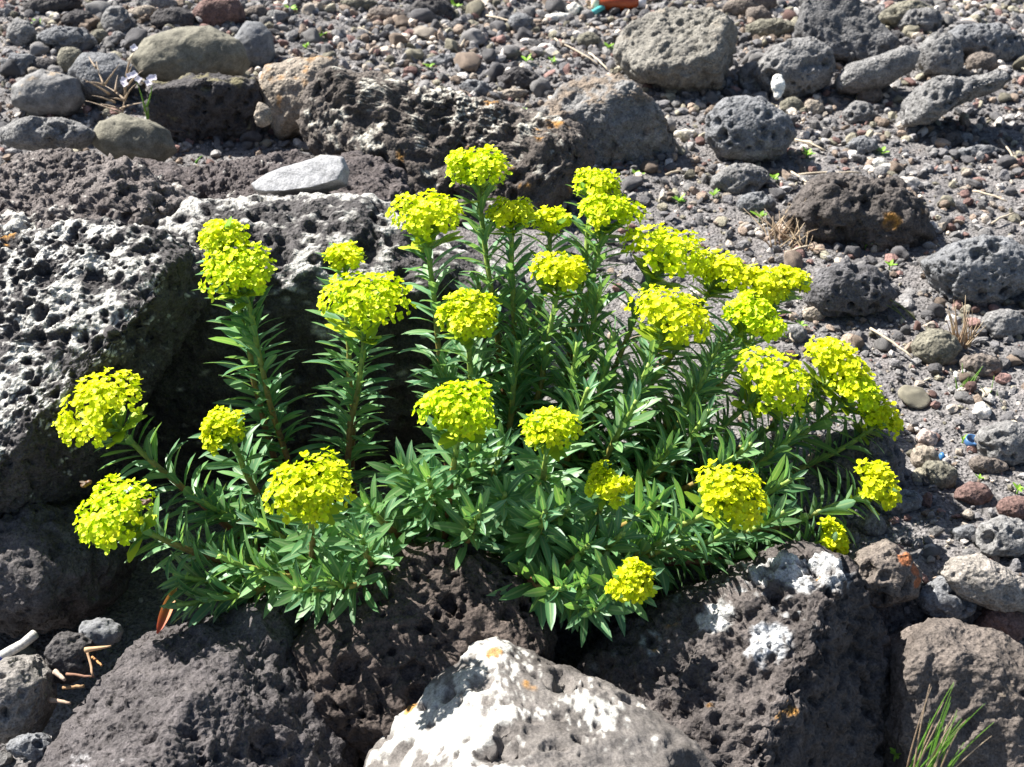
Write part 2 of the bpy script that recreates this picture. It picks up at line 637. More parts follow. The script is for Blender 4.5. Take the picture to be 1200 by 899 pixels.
DARK = dict(a=(0.036, 0.033, 0.033), b=(0.092, 0.085, 0.083))
GREY = dict(a=(0.108, 0.105, 0.103), b=(0.240, 0.234, 0.226))
BLUE = dict(a=(0.095, 0.097, 0.101), b=(0.205, 0.207, 0.212))
BROWN = dict(a=(0.092, 0.076, 0.066), b=(0.195, 0.165, 0.14))
TAN = dict(a=(0.17, 0.145, 0.115), b=(0.34, 0.29, 0.235))
REDD = dict(a=(0.095, 0.058, 0.050), b=(0.180, 0.115, 0.100))
OLIVE = dict(a=(0.105, 0.098, 0.075), b=(0.215, 0.200, 0.155))
LAVA = ((0.034, 0.012, 0.7), (0.018, 0.0085, 0.9), (0.010, 0.0045, 0.95))
VES = ((0.019, 0.0110, 0.95), (0.011, 0.0055, 0.95))
FINE = ((0.012, 0.0022, 0.6),)

# the large lava masses on the left and behind the plant
rock('lava_boulder', 'large pitted lava boulder crusted with white lichen beside the plant', 'boulder',
     poly=[(-260, 380), (-200, 300), (-60, 275), (40, 268), (120, 258), (200, 275), (236, 305), (228, 350), (190, 420), (158, 470),
           (140, 530), (105, 575), (60, 605), (-40, 620), (-200, 600)], ctr=(20, 430),
     Y=1.30, D=0.17, n=8, low=0.04, mid=0.035, rough=0.013, pits=LAVA, pitbias=0.25, cuts=((-0.25, -0.42, 0.85, 90, 380, 0.55),),
     white=0.57, wfreq=40, wcol=(0.43, 0.42, 0.385), wdir=(-0.1, -0.2, 0.97), orange=0.10, **DARK)
rock('lava_ledge', 'overhanging lava ledge with white crusted top and black shaded front behind the stems', 'boulder',
     poly=[(170, 290), (230, 250), (330, 240), (440, 232), (490, 258), (550, 292), (615, 325), (640, 410), (600, 520), (470, 590), (330, 620),
           (220, 610), (130, 590), (140, 500), (180, 400)], ctr=(330, 420),
     Y=1.52, D=0.21, n=7, low=0.04, mid=0.04, rough=0.012, pits=LAVA, pitbias=0.2,
     cuts=((0.10, -1.0, -0.10, 340, 420, 1.41), (-0.10, -0.22, 1.0, 350, 285, 1.45)),
     white=0.52, wfreq=36, wcol=(0.40, 0.39, 0.36), wdir=(0, 0, 1.0), **DARK)
rock('lava_slab', 'flat rough brownish black lava slab under the pale flat stone', 'boulder',
     poly=[(80, 215), (150, 185), (230, 188), (330, 178), (430, 165), (480, 200), (480, 260), (400, 275), (280, 285), (150, 290)],
     Y=1.74, D=0.13, n=7, low=0.08, mid=0.06, rough=0.016, pits=LAVA, pitbias=0.2,
     cuts=((0.0, -0.12, 1.0, 290, 235, 0.3),), a=(0.052, 0.044, 0.043), b=(0.120, 0.102, 0.098), white=0.10)
rock('lava_hump', 'weathered grey lava hump with ragged ridges above the white crusted boulder', 'boulder',
     poly=[(-90, 215), (-10, 185), (60, 172), (120, 190), (190, 215), (240, 245), (235, 285), (140, 300), (40, 300), (-90, 320)],
     Y=1.62, D=0.15, n=7, low=0.12, mid=0.09, rough=0.016, pits=LAVA, pitbias=0.2,
     cuts=((-0.1, -0.25, 1.0, 90, 230, 0.5),), a=(0.075, 0.062, 0.058), b=(0.175, 0.155, 0.145), white=0.26, wfreq=22)
rock('lava_boulder', 'long pitted black lava boulder with pale crest and orange lichen behind the flowers', 'boulder',
     poly=[(355, 150), (362, 112), (385, 88), (430, 92), (480, 112), (560, 122), (625, 142), (678, 163), (692, 195),
           (670, 225), (640, 262), (560, 290), (430, 275), (385, 215)], ctr=(530, 195),
     Y=1.95, D=0.17, n=7, low=0.06, mid=0.06, rough=0.014, pits=LAVA, pitbias=0.3,
     cuts=((-0.06, -0.66, 0.75, 540, 190, 0.45),),
     white=0.36, wfreq=24, wcol=(0.44, 0.42, 0.36), orange=0.22, a=(0.055, 0.046, 0.040), b=(0.135, 0.115, 0.100))
# foreground
rock('lava_boulder', 'big charcoal lava boulder with sunlit sloping top below the leafy shoots', 'boulder',
     poly=[(20, 930), (70, 870), (118, 795), (150, 752), (200, 742), (255, 728), (290, 690), (318, 700), (345, 742),
           (362, 790), (402, 835), (418, 880), (405, 960), (200, 1010), (50, 990)], ctr=(230, 850),
     Y=0.90, D=0.17, n=7, low=0.05, mid=0.06, rough=0.009, pits=((0.030, 0.010, 0.6), (0.014, 0.006, 0.9), (0.008, 0.003, 0.9)), pitbias=0.2,
     cuts=(((318, 690, 1.03), (190, 890, 0.79), (125, 770, 0.975)), ((318, 690, 1.03), (190, 890, 0.79), (415, 870, 0.91))),
     a=(0.046, 0.041, 0.041), b=(0.108, 0.096, 0.095), white=0.10, wfreq=12, wcol=(0.26, 0.25, 0.25))
rock('lichen_boulder', 'rounded boulder bleached with white lichen and dark hollows in front of the plant', 'boulder',
     poly=[(395, 960), (415, 895), (452, 840), (488, 795), (525, 762), (572, 748), (625, 770), (700, 798), (775, 838),
           (840, 880), (890, 960), (640, 1080)], ctr=(640, 900),
     Y=0.83, D=0.16, n=7, low=0.05, mid=0.03, rough=0.004, pits=((0.060, 0.017, 0.6), (0.024, 0.009, 0.5), (0.010, 0.003, 0.4)), pitbias=0.3,
     cuts=(((575, 750, 0.945), (590, 899, 0.765), (405, 905, 0.86)), ((575, 750, 0.945), (590, 899, 0.765), (845, 890, 0.81))),
     white=0.46, wfreq=12, wdir=(-0.68, 0.0, 0.73), wcol=(0.38, 0.375, 0.35), a=(0.075, 0.066, 0.060), b=(0.165, 0.150, 0.138), orange=0.05,
     mat=M_SMOOTH)
rock('lava_boulder', 'dark boulder with whitish crest patches and ochre lichen under the drooping stems', 'boulder',
     poly=[(670, 790), (720, 748), (785, 705), (850, 676), (915, 646), (962, 645), (1003, 665), (1022, 715), (1050, 770),
           (1066, 850), (1060, 960), (930, 1000), (850, 930), (765, 850), (700, 810)], ctr=(890, 800),
     Y=0.945, D=0.17, n=7, low=0.05, mid=0.045, rough=0.015, pits=((0.026, 0.010, 0.8), (0.015, 0.008, 0.95), (0.009, 0.005, 0.95)), pitbias=0.5,
     cuts=(((990, 652, 0.985), (885, 890, 0.815), (690, 795, 0.95)), ((990, 652, 0.985), (885, 890, 0.815), (1066, 860, 0.94))),
     white=0.20, wfreq=10, wcol=(0.40, 0.40, 0.39), orange=0.22,
     spots=((955, 672, 42, (0.46, 0.46, 0.45)), (912, 672, 34, (0.44, 0.44, 0.43)), (838, 722, 24, (0.46, 0.46, 0.44)), (900, 752, 30, (0.40, 0.41, 0.42))),
     a=(0.040, 0.034, 0.032), b=(0.115, 0.099, 0.091))
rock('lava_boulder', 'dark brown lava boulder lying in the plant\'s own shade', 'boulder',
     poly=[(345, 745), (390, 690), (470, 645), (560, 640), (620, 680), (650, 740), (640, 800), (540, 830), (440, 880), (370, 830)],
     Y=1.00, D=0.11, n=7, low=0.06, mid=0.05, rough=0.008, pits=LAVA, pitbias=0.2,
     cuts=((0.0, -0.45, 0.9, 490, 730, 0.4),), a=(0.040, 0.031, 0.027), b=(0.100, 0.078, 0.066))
rock('lava_boulder', 'smooth brown weathered rock face behind the tuft of green grass', 'boulder',
     poly=[(1040, 760), (1065, 735), (1110, 724), (1160, 740), (1210, 765), (1270, 830), (1280, 960), (1150, 1010), (1050, 950), (1035, 840)],
     Y=0.92, D=0.12, n=7, low=0.08, mid=0.05, rough=0.004, pits=((0.03, 0.006, 0.5),),
     cuts=((0.05, -0.80, 0.6, 1140, 850, 0.4), (0.15, -0.1, 1.0, 1130, 755, 0.2)),
     a=(0.07, 0.058, 0.050), b=(0.155, 0.130, 0.112), tan=0.04)
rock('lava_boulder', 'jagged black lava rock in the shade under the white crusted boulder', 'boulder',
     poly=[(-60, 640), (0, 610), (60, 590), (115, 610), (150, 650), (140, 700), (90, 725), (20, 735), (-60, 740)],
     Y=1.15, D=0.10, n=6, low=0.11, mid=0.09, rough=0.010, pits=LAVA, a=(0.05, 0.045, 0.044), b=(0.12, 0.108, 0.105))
rock('stone', 'dark reddish brown upright stone wedged beside the white lichen boulder', 'stone',
     poly=[(425, 880), (430, 830), (455, 790), (490, 795), (495, 830), (470, 870), (440, 900)], Y=0.97, D=0.04, n=5, a=(0.06, 0.042, 0.038), b=(0.12, 0.085, 0.078))
rock('stone', 'grey pitted block of vesicular lava next to the dry sticks', 'stone',
     poly=[(-25, 800), (5, 772), (35, 768), (58, 790), (58, 835), (48, 858), (10, 866), (-25, 850)], Y=0.93, D=0.05, n=6,
     pits=VES, low=0.05, mid=0.02, a=(0.13, 0.12, 0.11), b=(0.24, 0.22, 0.20))
rock('stone', 'small bluish grey pitted stone at the foot of the grey lava block', 'stone',
     e=(36, 874, 26, 15), Y=0.86, n=5, pits=VES, **BLUE)
rock('stone', 'dark rounded pitted stone behind the dry sticks', 'stone', e=(84, 770, 30, 28), Y=0.97, n=5, pits=VES, **DARK)
rock('stone', 'dark rounded stone in deep shade above the dry sticks', 'stone', e=(117, 742, 25, 18), Y=1.0, n=5, mat=M_SMOOTH, pits=FINE, **BLUE)

# upper left boulders
R = rock
R('boulder', 'large smooth dome shaped grey brown boulder behind the dark mossy one', 'boulder',
  poly=[(152, 75), (170, 50), (210, 35), (250, 32), (285, 50), (296, 72), (285, 90), (230, 105), (165, 95)], n=6, low=0.05, mid=0.015, rough=0.002, pits=FINE, mat=M_SMOOTH, z_k=0.9, **OLIVE)
R('boulder', 'blue grey rounded boulder touching the large smooth dome boulder', 'boulder', e=(297, 57, 25, 30), n=5, low=0.05, rough=0.002, pits=FINE, mat=M_SMOOTH, **BLUE)
R('boulder', 'dark pitted boulder with olive mossy crest in front of the smooth dome boulder', 'boulder',
  poly=[(170, 130), (180, 98), (215, 86), (260, 82), (298, 90), (308, 118), (295, 155), (250, 175), (200, 165)], n=6, z_k=0.7,
  rough=0.006, pits=VES, cuts=((0.1, -0.95, 0.1, 240, 130, 0.3), (0, 0.1, 1, 240, 97, 0.3)), tan=0.2, tancol=(0.17, 0.15, 0.08), **DARK)
R('boulder', 'round grey boulder with brownish flank beside the dry twiggy weed', 'boulder', e=(58, 112, 43, 29), n=6, low=0.05, mid=0.02, rough=0.002, pits=FINE, mat=M_SMOOTH, z_k=0.8, tan=0.08, **GREY)
R('boulder', 'rounded olive grey stone half buried below the lilac flowers', 'boulder',
  poly=[(108, 170), (118, 145), (145, 132), (170, 140), (198, 152), (208, 175), (190, 192), (130, 190)], n=5, Y=1.95, low=0.05, mid=0.02, rough=0.002, pits=FINE, mat=M_SMOOTH, **OLIVE)
R('boulder', 'low flat grey stone in front of the round grey boulder', 'boulder', e=(58, 158, 52, 22), n=5, Y=1.92, pits=VES, **GREY)
R('boulder', 'dark grey boulder behind the dry twiggy weed', 'boulder', e=(122, 92, 40, 32), n=5, pits=FINE, z_k=0.7, **BLUE)
R('boulder', 'tan boulder with rusty orange top at the end of the black crested lava', 'boulder',
  poly=[(302, 110), (312, 80), (350, 70), (395, 72), (402, 100), (380, 150), (330, 160), (310, 140)], n=6, z_k=0.8, pits=FINE, rough=0.003,
  tan=0.25, tancol=(0.30, 0.17, 0.07), **TAN)
R('stone', 'small pale pointed stone leaning on the tan rusty boulder', 'stone', e=(308, 135, 10, 14), Y=1.86, n=4, **TAN)
R('flat_stone', 'flat pale grey smooth stone lying on the lava slab', 'stone',
  poly=[(294, 217), (312, 205), (345, 193), (385, 183), (404, 186), (411, 200), (408, 217), (375, 226), (330, 229), (300, 226)],
  Y=1.66, D=0.05, n=6, low=0.03, mid=0.012, rough=0.001, pits=(), mat=M_SMOOTH, cuts=((-0.15, -0.45, 0.88, 350, 207, 0.45),),
  a=(0.24, 0.24, 0.245), b=(0.33, 0.33, 0.335))
small = [
 ('upright brown oval stone between the grey boulders', (82, 72, 15, 18), OLIVE),
 ('grey pitted stone leaning on the oblong grey stone', (26, 40, 17, 19), GREY),
 ('oblong smooth grey stone lying behind the round boulders', (78, 47, 33, 15), BLUE),
 ('flattened bluish stone behind the round grey boulder', (22, 76, 22, 14), BLUE),
 ('squat dark stone behind the upright brown stone', (54, 78, 16, 10), DARK),
 ('rounded grey stone behind the dark weed boulder', (136, 24, 17, 18), GREY),
 ('pale tan flattened stone near the reddish angular boulder', (166, 17, 20, 9), TAN),
 ('dark low stone against the reddish angular boulder', (203, 24, 26, 14), DARK),
 ('angular reddish black boulder behind the smooth dome boulder', (256, 16, 34, 20), REDD),
 ('smooth grey stone beyond the pale tan flattened stone', (182, 5, 26, 11), GREY),
 ('olive rounded pebble under the oblong grey stone', (117, 43, 11, 9), OLIVE),
 ('small grey pebble beside the olive rounded pebble', (138, 44, 8, 7), GREY),
 ('squarish grey stone behind the blue grey rounded boulder', (325, 20, 13, 9), GREY),
 ('brown stone beside the squarish grey stone', (300, 16, 14, 10), BROWN),
 ('dark wide stone partly hidden at the far edge of the beach', (60, 8, 34, 12), DARK),
 ('black lumpy stone near the far rounded grey stone', (92, 24, 20, 11), DARK),
 ('blocky dark grey boulder on the gravel behind the orange lichen crest', (506, 12, 28, 17), DARK),
 ('brownish flat stone beside the far blocky dark boulder', (455, 18, 24, 8), BROWN),
 ('olive boulder at the far end beside the blocky dark boulder', (420, 5, 22, 9), OLIVE),
 ('dark wedge stone lying on a pale flat slab', (607, 94, 25, 15), DARK),
 ('dark slope sided stone leaning against the wedge stone', (558, 105, 21, 12), BLUE),
 ('pale flat slab under the dark wedge stone', (597, 112, 22, 7), TAN),
 ('round grey stone on the gravel beyond the dark wedge stone', (610, 28, 15, 13), BLUE),
 ('olive green smooth stone on the gravel near the fallen plastic', (690, 48, 15, 10), OLIVE),
 ('grey elongated stone near the dark slope sided stone', (520, 72, 24, 8), BLUE),
 ('light grey pitted stone in front of the round vesicular boulder', (866, 211, 34, 19), GREY),
 ('slope sided grey stone below the light grey pitted stone', (886, 240, 24, 15), BLUE),
 ('small upright vesicular block beside the white shell', (883, 93, 19, 21), GREY),
 ('brown dark boulder beyond the tan grey boulder', (878, 8, 36, 14), BROWN),
 ('round brown stone beyond the vesicular boulders', (888, 18, 15, 11), BROWN),
 ('olive elongated stone beyond the holed vesicular boulder', (905, 36, 32, 13), OLIVE),
 ('round grey stone under the slanting oblong boulder', (1006, 134, 20, 15), GREY),
 ('brown stone half under the slanting oblong boulder', (1018, 112, 16, 12), BROWN),
 ('slope sided dark grey stone near the green sprouts', (1012, 172, 20, 13), BLUE),
 ('grey stone behind the upright egg shaped boulder', (1078, 26, 30, 16), GREY),
 ('flat bluish stone in the shade of the ragged slab', (1145, 180, 26, 9), BLUE),
 ('dark angular stone under the ragged slab', (1111, 164, 17, 13), DARK),
 ('brown rounded stone at the end of the ragged slab', (1150, 75, 20, 14), BROWN),
 ('small tan stone beside the small upright vesicular block', (953, 127, 13, 10), TAN),
 ('olive cube shaped stone beside the white shell', (927, 125, 14, 11), OLIVE),
 ('grey pitted stone beside the flat vesicular boulder', (1176, 381, 28, 18), GREY),
 ('olive grey pitted stone at the foot of the dry grass', (1098, 408, 28, 23), OLIVE),
 ('smooth flat brown stone beside the olive grey pitted stone', (1150, 429, 27, 14), BROWN),
 ('pale grey pebble between the dark rounded stone and the flowers', (953, 369, 14, 10), TAN),
 ('grey pebble beside the pale grey pebble', (930, 392, 16, 12), GREY),
 ('pinkish pale pebble above the tan angular stone', (1086, 514, 12, 11), dict(a=(0.32, 0.25, 0.22), b=(0.46, 0.38, 0.34))),
 ('tan angular stone under the pinkish pale pebble', (1083, 538, 17, 17), TAN),
 ('grey brown rounded stone next to the tan angular stone', (1101, 556, 22, 17), OLIVE),
 ('reddish grey stone in front of the blue bottle cap', (1141, 579, 22, 14), REDD),
 ('dull red stone at the gravel edge by the bright sprout', (1190, 596, 24, 15), REDD),
 ('brown pitted stone under the large vesicular stone by the blue bottle cap', (1156, 545, 22, 11), BROWN),
 ('grey wide stone above the tan holed lava block', (1176, 632, 34, 24), GREY),
 ('bluish smooth pebble beside the grey wide stone', (1131, 625, 16, 10), BLUE),
 ('rounded grey stone beside the orange streaked rock', (1022, 615, 17, 14), GREY),
 ('bluish vesicular rock leaning on the tan holed lava block', (1110, 702, 36, 25), BLUE),
 ('purplish grey rock below the tan holed lava block', (1172, 733, 28, 26), REDD),
 ('dark stone in front of the shaded boulder by the lowest flowers', (1050, 588, 34, 16), BLUE),
]
for lab, e, pal in small:
    d = dict(pal)
    R('stone', lab, 'stone', e=(e[0], e[1], e[2], e[3], random.uniform(-8, 8)), n=5 if e[2] > 19 else 4,
      low=0.09, mid=0.03, rough=0.003, pits=VES if pal in (GREY, DARK, BLUE) and e[2] > 16 else FINE, **d)

# upper right and right boulders
R('boulder', 'large tan grey craggy boulder beside the brown topped one', 'boulder',
  poly=[(722, 60), (735, 25), (785, 5), (835, 10), (870, 32), (873, 70), (852, 103), (795, 112), (742, 92)], n=6, z_k=0.7, rough=0.013, low=0.09, mid=0.06, pits=((0.03, 0.010, 0.6), (0.014, 0.006, 0.9)),
  cuts=((-0.35, -0.35, 0.86, 780, 60, 0.55), (0.95, -0.3, 0.05, 848, 70, 0.3)), tan=0.12, tancol=(0.24, 0.21, 0.17), a=(0.12, 0.112, 0.098), b=(0.235, 0.220, 0.190))
R('boulder', 'brown topped grey boulder with a dark hollowed front', 'boulder',
  poly=[(632, 140), (655, 100), (688, 80), (735, 92), (768, 130), (796, 165), (792, 192), (750, 205), (690, 205), (648, 180)], n=6, z_k=0.6,
  rough=0.010, low=0.10, mid=0.06, pits=((0.03, 0.006, 0.5), (0.014, 0.005, 0.8)), cuts=((-0.25, -0.15, 0.95, 690, 112, 0.30), (0.2, -0.95, 0.25, 710, 160, 0.3)),
  tan=0.36, tancol=(0.19, 0.145, 0.105), **GREY)
R('boulder', 'rounded vesicular grey boulder standing alone on the gravel', 'boulder',
  poly=[(827, 135), (845, 116), (890, 114), (922, 138), (932, 160), (915, 185), (880, 194), (845, 186), (828, 162)], n=6, z_k=0.75, low=0.04, mid=0.03,
  rough=0.004, pits=((0.030, 0.015, 0.9), (0.015, 0.008, 0.9)), pitbias=0.4, **BLUE)
R('boulder', 'big vesicular boulder riddled with holes behind the white shell', 'boulder', e=(932, 82, 48, 36), n=6, z_k=0.7, pits=((0.024, 0.014, 0.95), (0.012, 0.006, 0.9)), pitbias=0.6, low=0.04, **GREY)
R('boulder', 'huge dark triangular boulder overlooking the vesicular ones', 'boulder',
  poly=[(932, 30), (940, -10), (985, -25), (1015, 10), (1052, 55), (1020, 80), (970, 78), (940, 60)], n=6, z_k=0.7, pits=VES, cuts=((0.1, -0.7, 0.7, 990, 40, 0.4),), a=(0.07, 0.068, 0.068), b=(0.15, 0.147, 0.146))
R('boulder', 'slanting oblong grey boulder propped on small stones', 'boulder',
  poly=[(978, 95), (990, 78), (1030, 66), (1062, 55), (1077, 62), (1070, 82), (1035, 104), (1000, 110), (982, 106)], n=6, z_k=1.1, pits=FINE, low=0.03, mid=0.02, **GREY)
R('boulder', 'upright egg shaped vesicular boulder', 'boulder', e=(1102, 66, 26, 31), n=5, z_k=0.7, pits=VES, low=0.04, **GREY)
R('boulder', 'flat dark pitted boulder behind the ragged slab', 'boulder', e=(1155, 52, 52, 22, 8), n=6, z_k=0.6, pits=VES, **BLUE)
R('boulder', 'ragged overhanging slab of vesicular lava above shaded pebbles', 'boulder',
  poly=[(1056, 135), (1070, 105), (1090, 92), (1125, 92), (1170, 84), (1184, 95), (1150, 112), (1120, 122), (1085, 145), (1062, 148)], n=6, z_k=1.2, pits=VES, rough=0.006, D=0.06, **GREY)
R('boulder', 'grey boulder at the far gravel beside the huge dark one', 'boulder', e=(1062, 20, 34, 18), n=5, pits=VES, **OLIVE)
R('lava_mound', 'low rough blackish brown lava mound with an orange lichen spot on the gravel', 'boulder',
  poly=[(912, 255), (938, 220), (1000, 204), (1050, 218), (1080, 252), (1096, 285), (1060, 305), (990, 300), (935, 280)], n=6, D=0.06, z_k=0.25, rough=0.020,
  pits=((0.024, 0.010, 0.9), (0.013, 0.006, 0.95)), pitbias=0.5, orange=0.10, spots=((1047, 260, 11, (0.34, 0.17, 0.035)),), a=(0.045, 0.039, 0.036), b=(0.120, 0.104, 0.094))
R('boulder', 'dark rounded vesicular stone next to the flowers and the gravel', 'boulder', e=(993, 344, 50, 33), n=6, z_k=0.6, pits=VES, pitbias=0.4, a=(0.06, 0.058, 0.06), b=(0.13, 0.125, 0.128))
R('boulder', 'broad flat vesicular boulder beside the dry grass tuft', 'boulder', e=(1150, 318, 66, 46), n=6, z_k=0.5, pits=VES, pitbias=0.4, low=0.05, **BLUE)
R('boulder', 'dark vesicular boulder half hidden behind the drooping flower stems', 'boulder', e=(1010, 545, 50, 45), n=6, z_k=0.5, pits=VES, pitbias=0.3, a=(0.06, 0.057, 0.06), b=(0.135, 0.128, 0.132))
R('boulder', 'large grey vesicular stone beside the blue bottle cap', 'boulder', e=(1182, 520, 37, 29), n=5, pits=VES, pitbias=0.4, **GREY)
R('lava_block', 'tan grey lava block with round holes', 'boulder',
  poly=[(1095, 672), (1118, 655), (1150, 650), (1190, 672), (1215, 690), (1205, 715), (1170, 715), (1120, 700)], n=6, z_k=0.7, pits=((0.03, 0.012, 0.6), (0.012, 0.004, 0.7)), low=0.04, a=(0.17, 0.155, 0.135), b=(0.30, 0.27, 0.24))
R('boulder', 'dark brown rock with an orange streak beside the whitish crest', 'boulder',
  poly=[(990, 680), (1005, 648), (1040, 633), (1062, 645), (1080, 672), (1075, 700), (1030, 712), (1000, 705)], n=6, z_k=0.6, low=0.05, spots=((1062, 655, 10, (0.36, 0.13, 0.05)), (1072, 668, 9, (0.36, 0.12, 0.05)), (1076, 682, 7, (0.34, 0.12, 0.05))), **BROWN)



# ------------------------------------------------------------------ loose stones (countable) and gravel
def stone_protos(k, sub, seed0):
    out = []
    for i in range(k):
        V, f = ico(sub)
        v = V * np.array([1.0, 0.62 + 0.3 * rng.random(), 0.50 + 0.25 * rng.random()])
        for _ in range(9):
            nn = rng.normal(size=3); nn /= np.linalg.norm(nn)
            dd = 0.40 + 0.30 * rng.random()
            e_ = v @ nn - dd
            v = v - nn * (np.maximum(e_, 0) * 0.9)[:, None]
        n = normals(v, f)
        v = v + n * (fbm(v * 1.6, 3, seed0 + i)[:, None] * 0.20 + fbm(v * 6, 2, seed0 + 50 + i)[:, None] * 0.05)
        out.append((v, f))
    return out


def blocked(px, py, k=0.85):
    for (cx, cy, rx, ry) in ROCKS_PX:
        if ((px - cx) / (rx * k)) ** 2 + ((py - cy) / (ry * k)) ** 2 < 1:
            return True
    return False


protos = stone_protos(9, 3, 700)
proto_me = []
for v, f in protos:
    c = np.clip(fbm(v * 2.5, 3, 801) * 0.7 + 1.0, 0.6, 1.45)[:, None] * np.ones(3)
    me = tri_mesh('stone', v, f, c)
    me.materials.append(M_GRAVEL)
    proto_me.append(me)

CLASSES = [
    ('dark grey', (0.098, 0.094, 0.095), 0.34), ('mid grey', (0.165, 0.158, 0.153), 0.26), ('brown', (0.165, 0.128, 0.100), 0.14),
    ('olive grey', (0.175, 0.160, 0.120), 0.10), ('reddish', (0.150, 0.092, 0.080), 0.08), ('pale tan', (0.33, 0.285, 0.235), 0.08)]
cw = np.cumsum([c[2] for c in CLASSES])


def zone(px, py):
    if px > 860 and py > 300:
        return 'on the open gravel beside the plant'
    if px > 620:
        return 'on the gravel among the far right boulders' if False else 'on the gravel among the vesicular boulders'
    if px > 300:
        return 'on the gravel beyond the orange lichen crest'
    return 'among the rounded grey boulders'


count = 0
tries = 0
while count < 285 and tries < 9000:
    tries += 1
    x = rng.uniform(-1.1, 1.15); y = rng.uniform(0.85, 2.95)
    gz = float(ground_full(x, y)[0])
    px, py = project((x, y, gz))
    if not (-20 < px < 1215 and -15 < py < 900):
        continue
    if px < 870 and py > 175 and not (px > 700 and py < 240):
        continue
    if px < 1060 and py > 430:
        continue
    rad = 0.0065 + 0.013 * rng.random() ** 2.0
    rad *= 0.85 + 0.30 * (y - 1.0)
    if px < 640:
        rad *= 1.35
    if blocked(px, py):
        continue
    k = int(np.searchsorted(cw, rng.random()))
    cn, cc, _ = CLASSES[min(k, 5)]
    o = bpy.data.objects.new('pebble', proto_me[int(rng.integers(9))])
    COL.objects.link(o)
    o.location = (x, y, gz + rad * 0.30)
    o.rotation_euler = (rng.normal() * 0.25, rng.normal() * 0.25, rng.uniform(0, 6.28))
    s = rng.uniform(0.8, 1.2, 3) * rad
    o.scale = s
    q = rng.uniform(0.85, 1.6)
    o.color = (cc[0] * q, cc[1] * q, cc[2] * q, 1)
    ref = min(NAMED, key=lambda q: (q[1] - x) ** 2 + (q[2] - y) ** 2)[0]
    sz = 'tiny' if rad < 0.010 else ('small' if rad < 0.015 else 'larger')
    og = 'on the gravel ' if len(ref.split()) < 8 else ''
    ref = ' '.join(ref.split()[:11]) if len(ref.split()) > 11 else ref
    tag(o, f'{sz} {cn} pebble {og}near the {ref}', 'pebble', f'{sz} {cn} pebbles near the {ref}')
    count += 1

# gravel: thousands of small stones
gp = stone_protos(10, 2, 900)
gb = MB()
N = 0
tries = 0
GN = 27000
gp1 = stone_protos(10, 1, 950)
while N < GN:
    x = rng.uniform(-1.6, 1.9, 4000); y = 0.75 + 2.75 * rng.random(4000) ** 0.85
    gz = ground_full(x, y)
    px, py = project(np.stack([x, y, gz], 1))
    keep = ~((px < 640) & (py > 200)) & (px > -250) & (px < 1550) & (py > -60) & (py < 960)
    keep &= ((px > -60) & (px < 1260)) | (rng.random(4000) < 0.55)
    keep &= ~((px < 900) & (py > 330) & (rng.random(4000) < 0.75))
    keep |= (px < 380) & (py > 690) & (rng.random(4000) < 0.2)
    for xi, yi, zi in zip(x[keep], y[keep], gz[keep]):
        if N >= GN:
            break
        rad = (0.0022 + 0.0078 * rng.random() ** 2.5) * (0.75 + 0.28 * yi)
        v, f = (gp if rad > 0.0095 else gp1)[int(rng.integers(10))]
        a = rng.uniform(0, 6.28)
        ca, sa = math.cos(a), math.sin(a)
        w = v * (rng.uniform(0.75, 1.25, 3) * rad)
        tl = rng.normal() * 0.35
        w = np.stack([w[:, 0] * ca - w[:, 1] * sa, w[:, 0] * sa + w[:, 1] * ca, w[:, 2] + tl * w[:, 0]], 1)
        k = int(min(5, np.searchsorted(cw, rng.random())))
        c = np.array(CLASSES[k][1]) * rng.uniform(0.7, 1.95)
        if rng.random() < 0.045:
            c = np.array([0.52, 0.48, 0.44])
        gb.add(w + np.array([xi, yi, zi + rad * 0.3]), f, c)
        N += 1
go = obj('gravel', gb.mesh('gravel', False), M_GRAVEL)
tag(go, 'fine mixed grey and brown gravel covering the ground', 'gravel', kind='stuff')


# ------------------------------------------------------------------ the spurge
def leaf_grid(length, width, nl=6, fold=0.22, curve=0.18, tipw=0.95, twist=0.0):
    """lanceolate blade along +x, upper side +z"""
    v, uv = [], []
    for i in range(nl + 1):
        u = i / nl
        w = width * 0.5 * (math.sin(math.pi * min(1.0, (0.05 + 0.93 * u)) ** 1.12) ** 0.72 if u < 1 else 0.0)
        w = max(w, width * 0.05 if u < 1 else 0.0005)
        z = -curve * length * u * u + 0.10 * length * u
        for j, s in enumerate((-1, 0, 1)):
            v.append((length * u, s * w, z + abs(s) * w * fold * 2 + twist * s * w * u))
            uv.append((0.5 + 0.5 * s, u))
    f = []
    for i in range(nl):
        for j in range(2):
            a = i * 3 + j
            f += [(a, a + 3, a + 4), (a, a + 4, a + 1)]
    return np.array(v), np.array(f), np.array(uv)


LEAVES = []
for k in range(8):
    LEAVES.append(leaf_grid(1.0, random.uniform(0.175, 0.235), 6, random.uniform(0.05, 0.3), random.uniform(-0.02, 0.36), twist=random.uniform(-0.3, 0.3)))
LEAF_TINT = [np.array(c) * np.array([2.05, 1.95, 1.75]) for c in ((0.050, 0.125, 0.055), (0.062, 0.145, 0.062), (0.042, 0.110, 0.056), (0.075, 0.160, 0.060),
                                   (0.055, 0.130, 0.070), (0.085, 0.175, 0.070), (0.048, 0.120, 0.050), (0.066, 0.150, 0.078))]
leaf_me = []
for k in range(8):
    v, f, uv = LEAVES[k]
    me = tri_mesh('leaf', v, f, np.broadcast_to(LEAF_TINT[k], (len(v), 3)), uv)
    me.materials.append(M_LEAF)
    leaf_me.append(me)


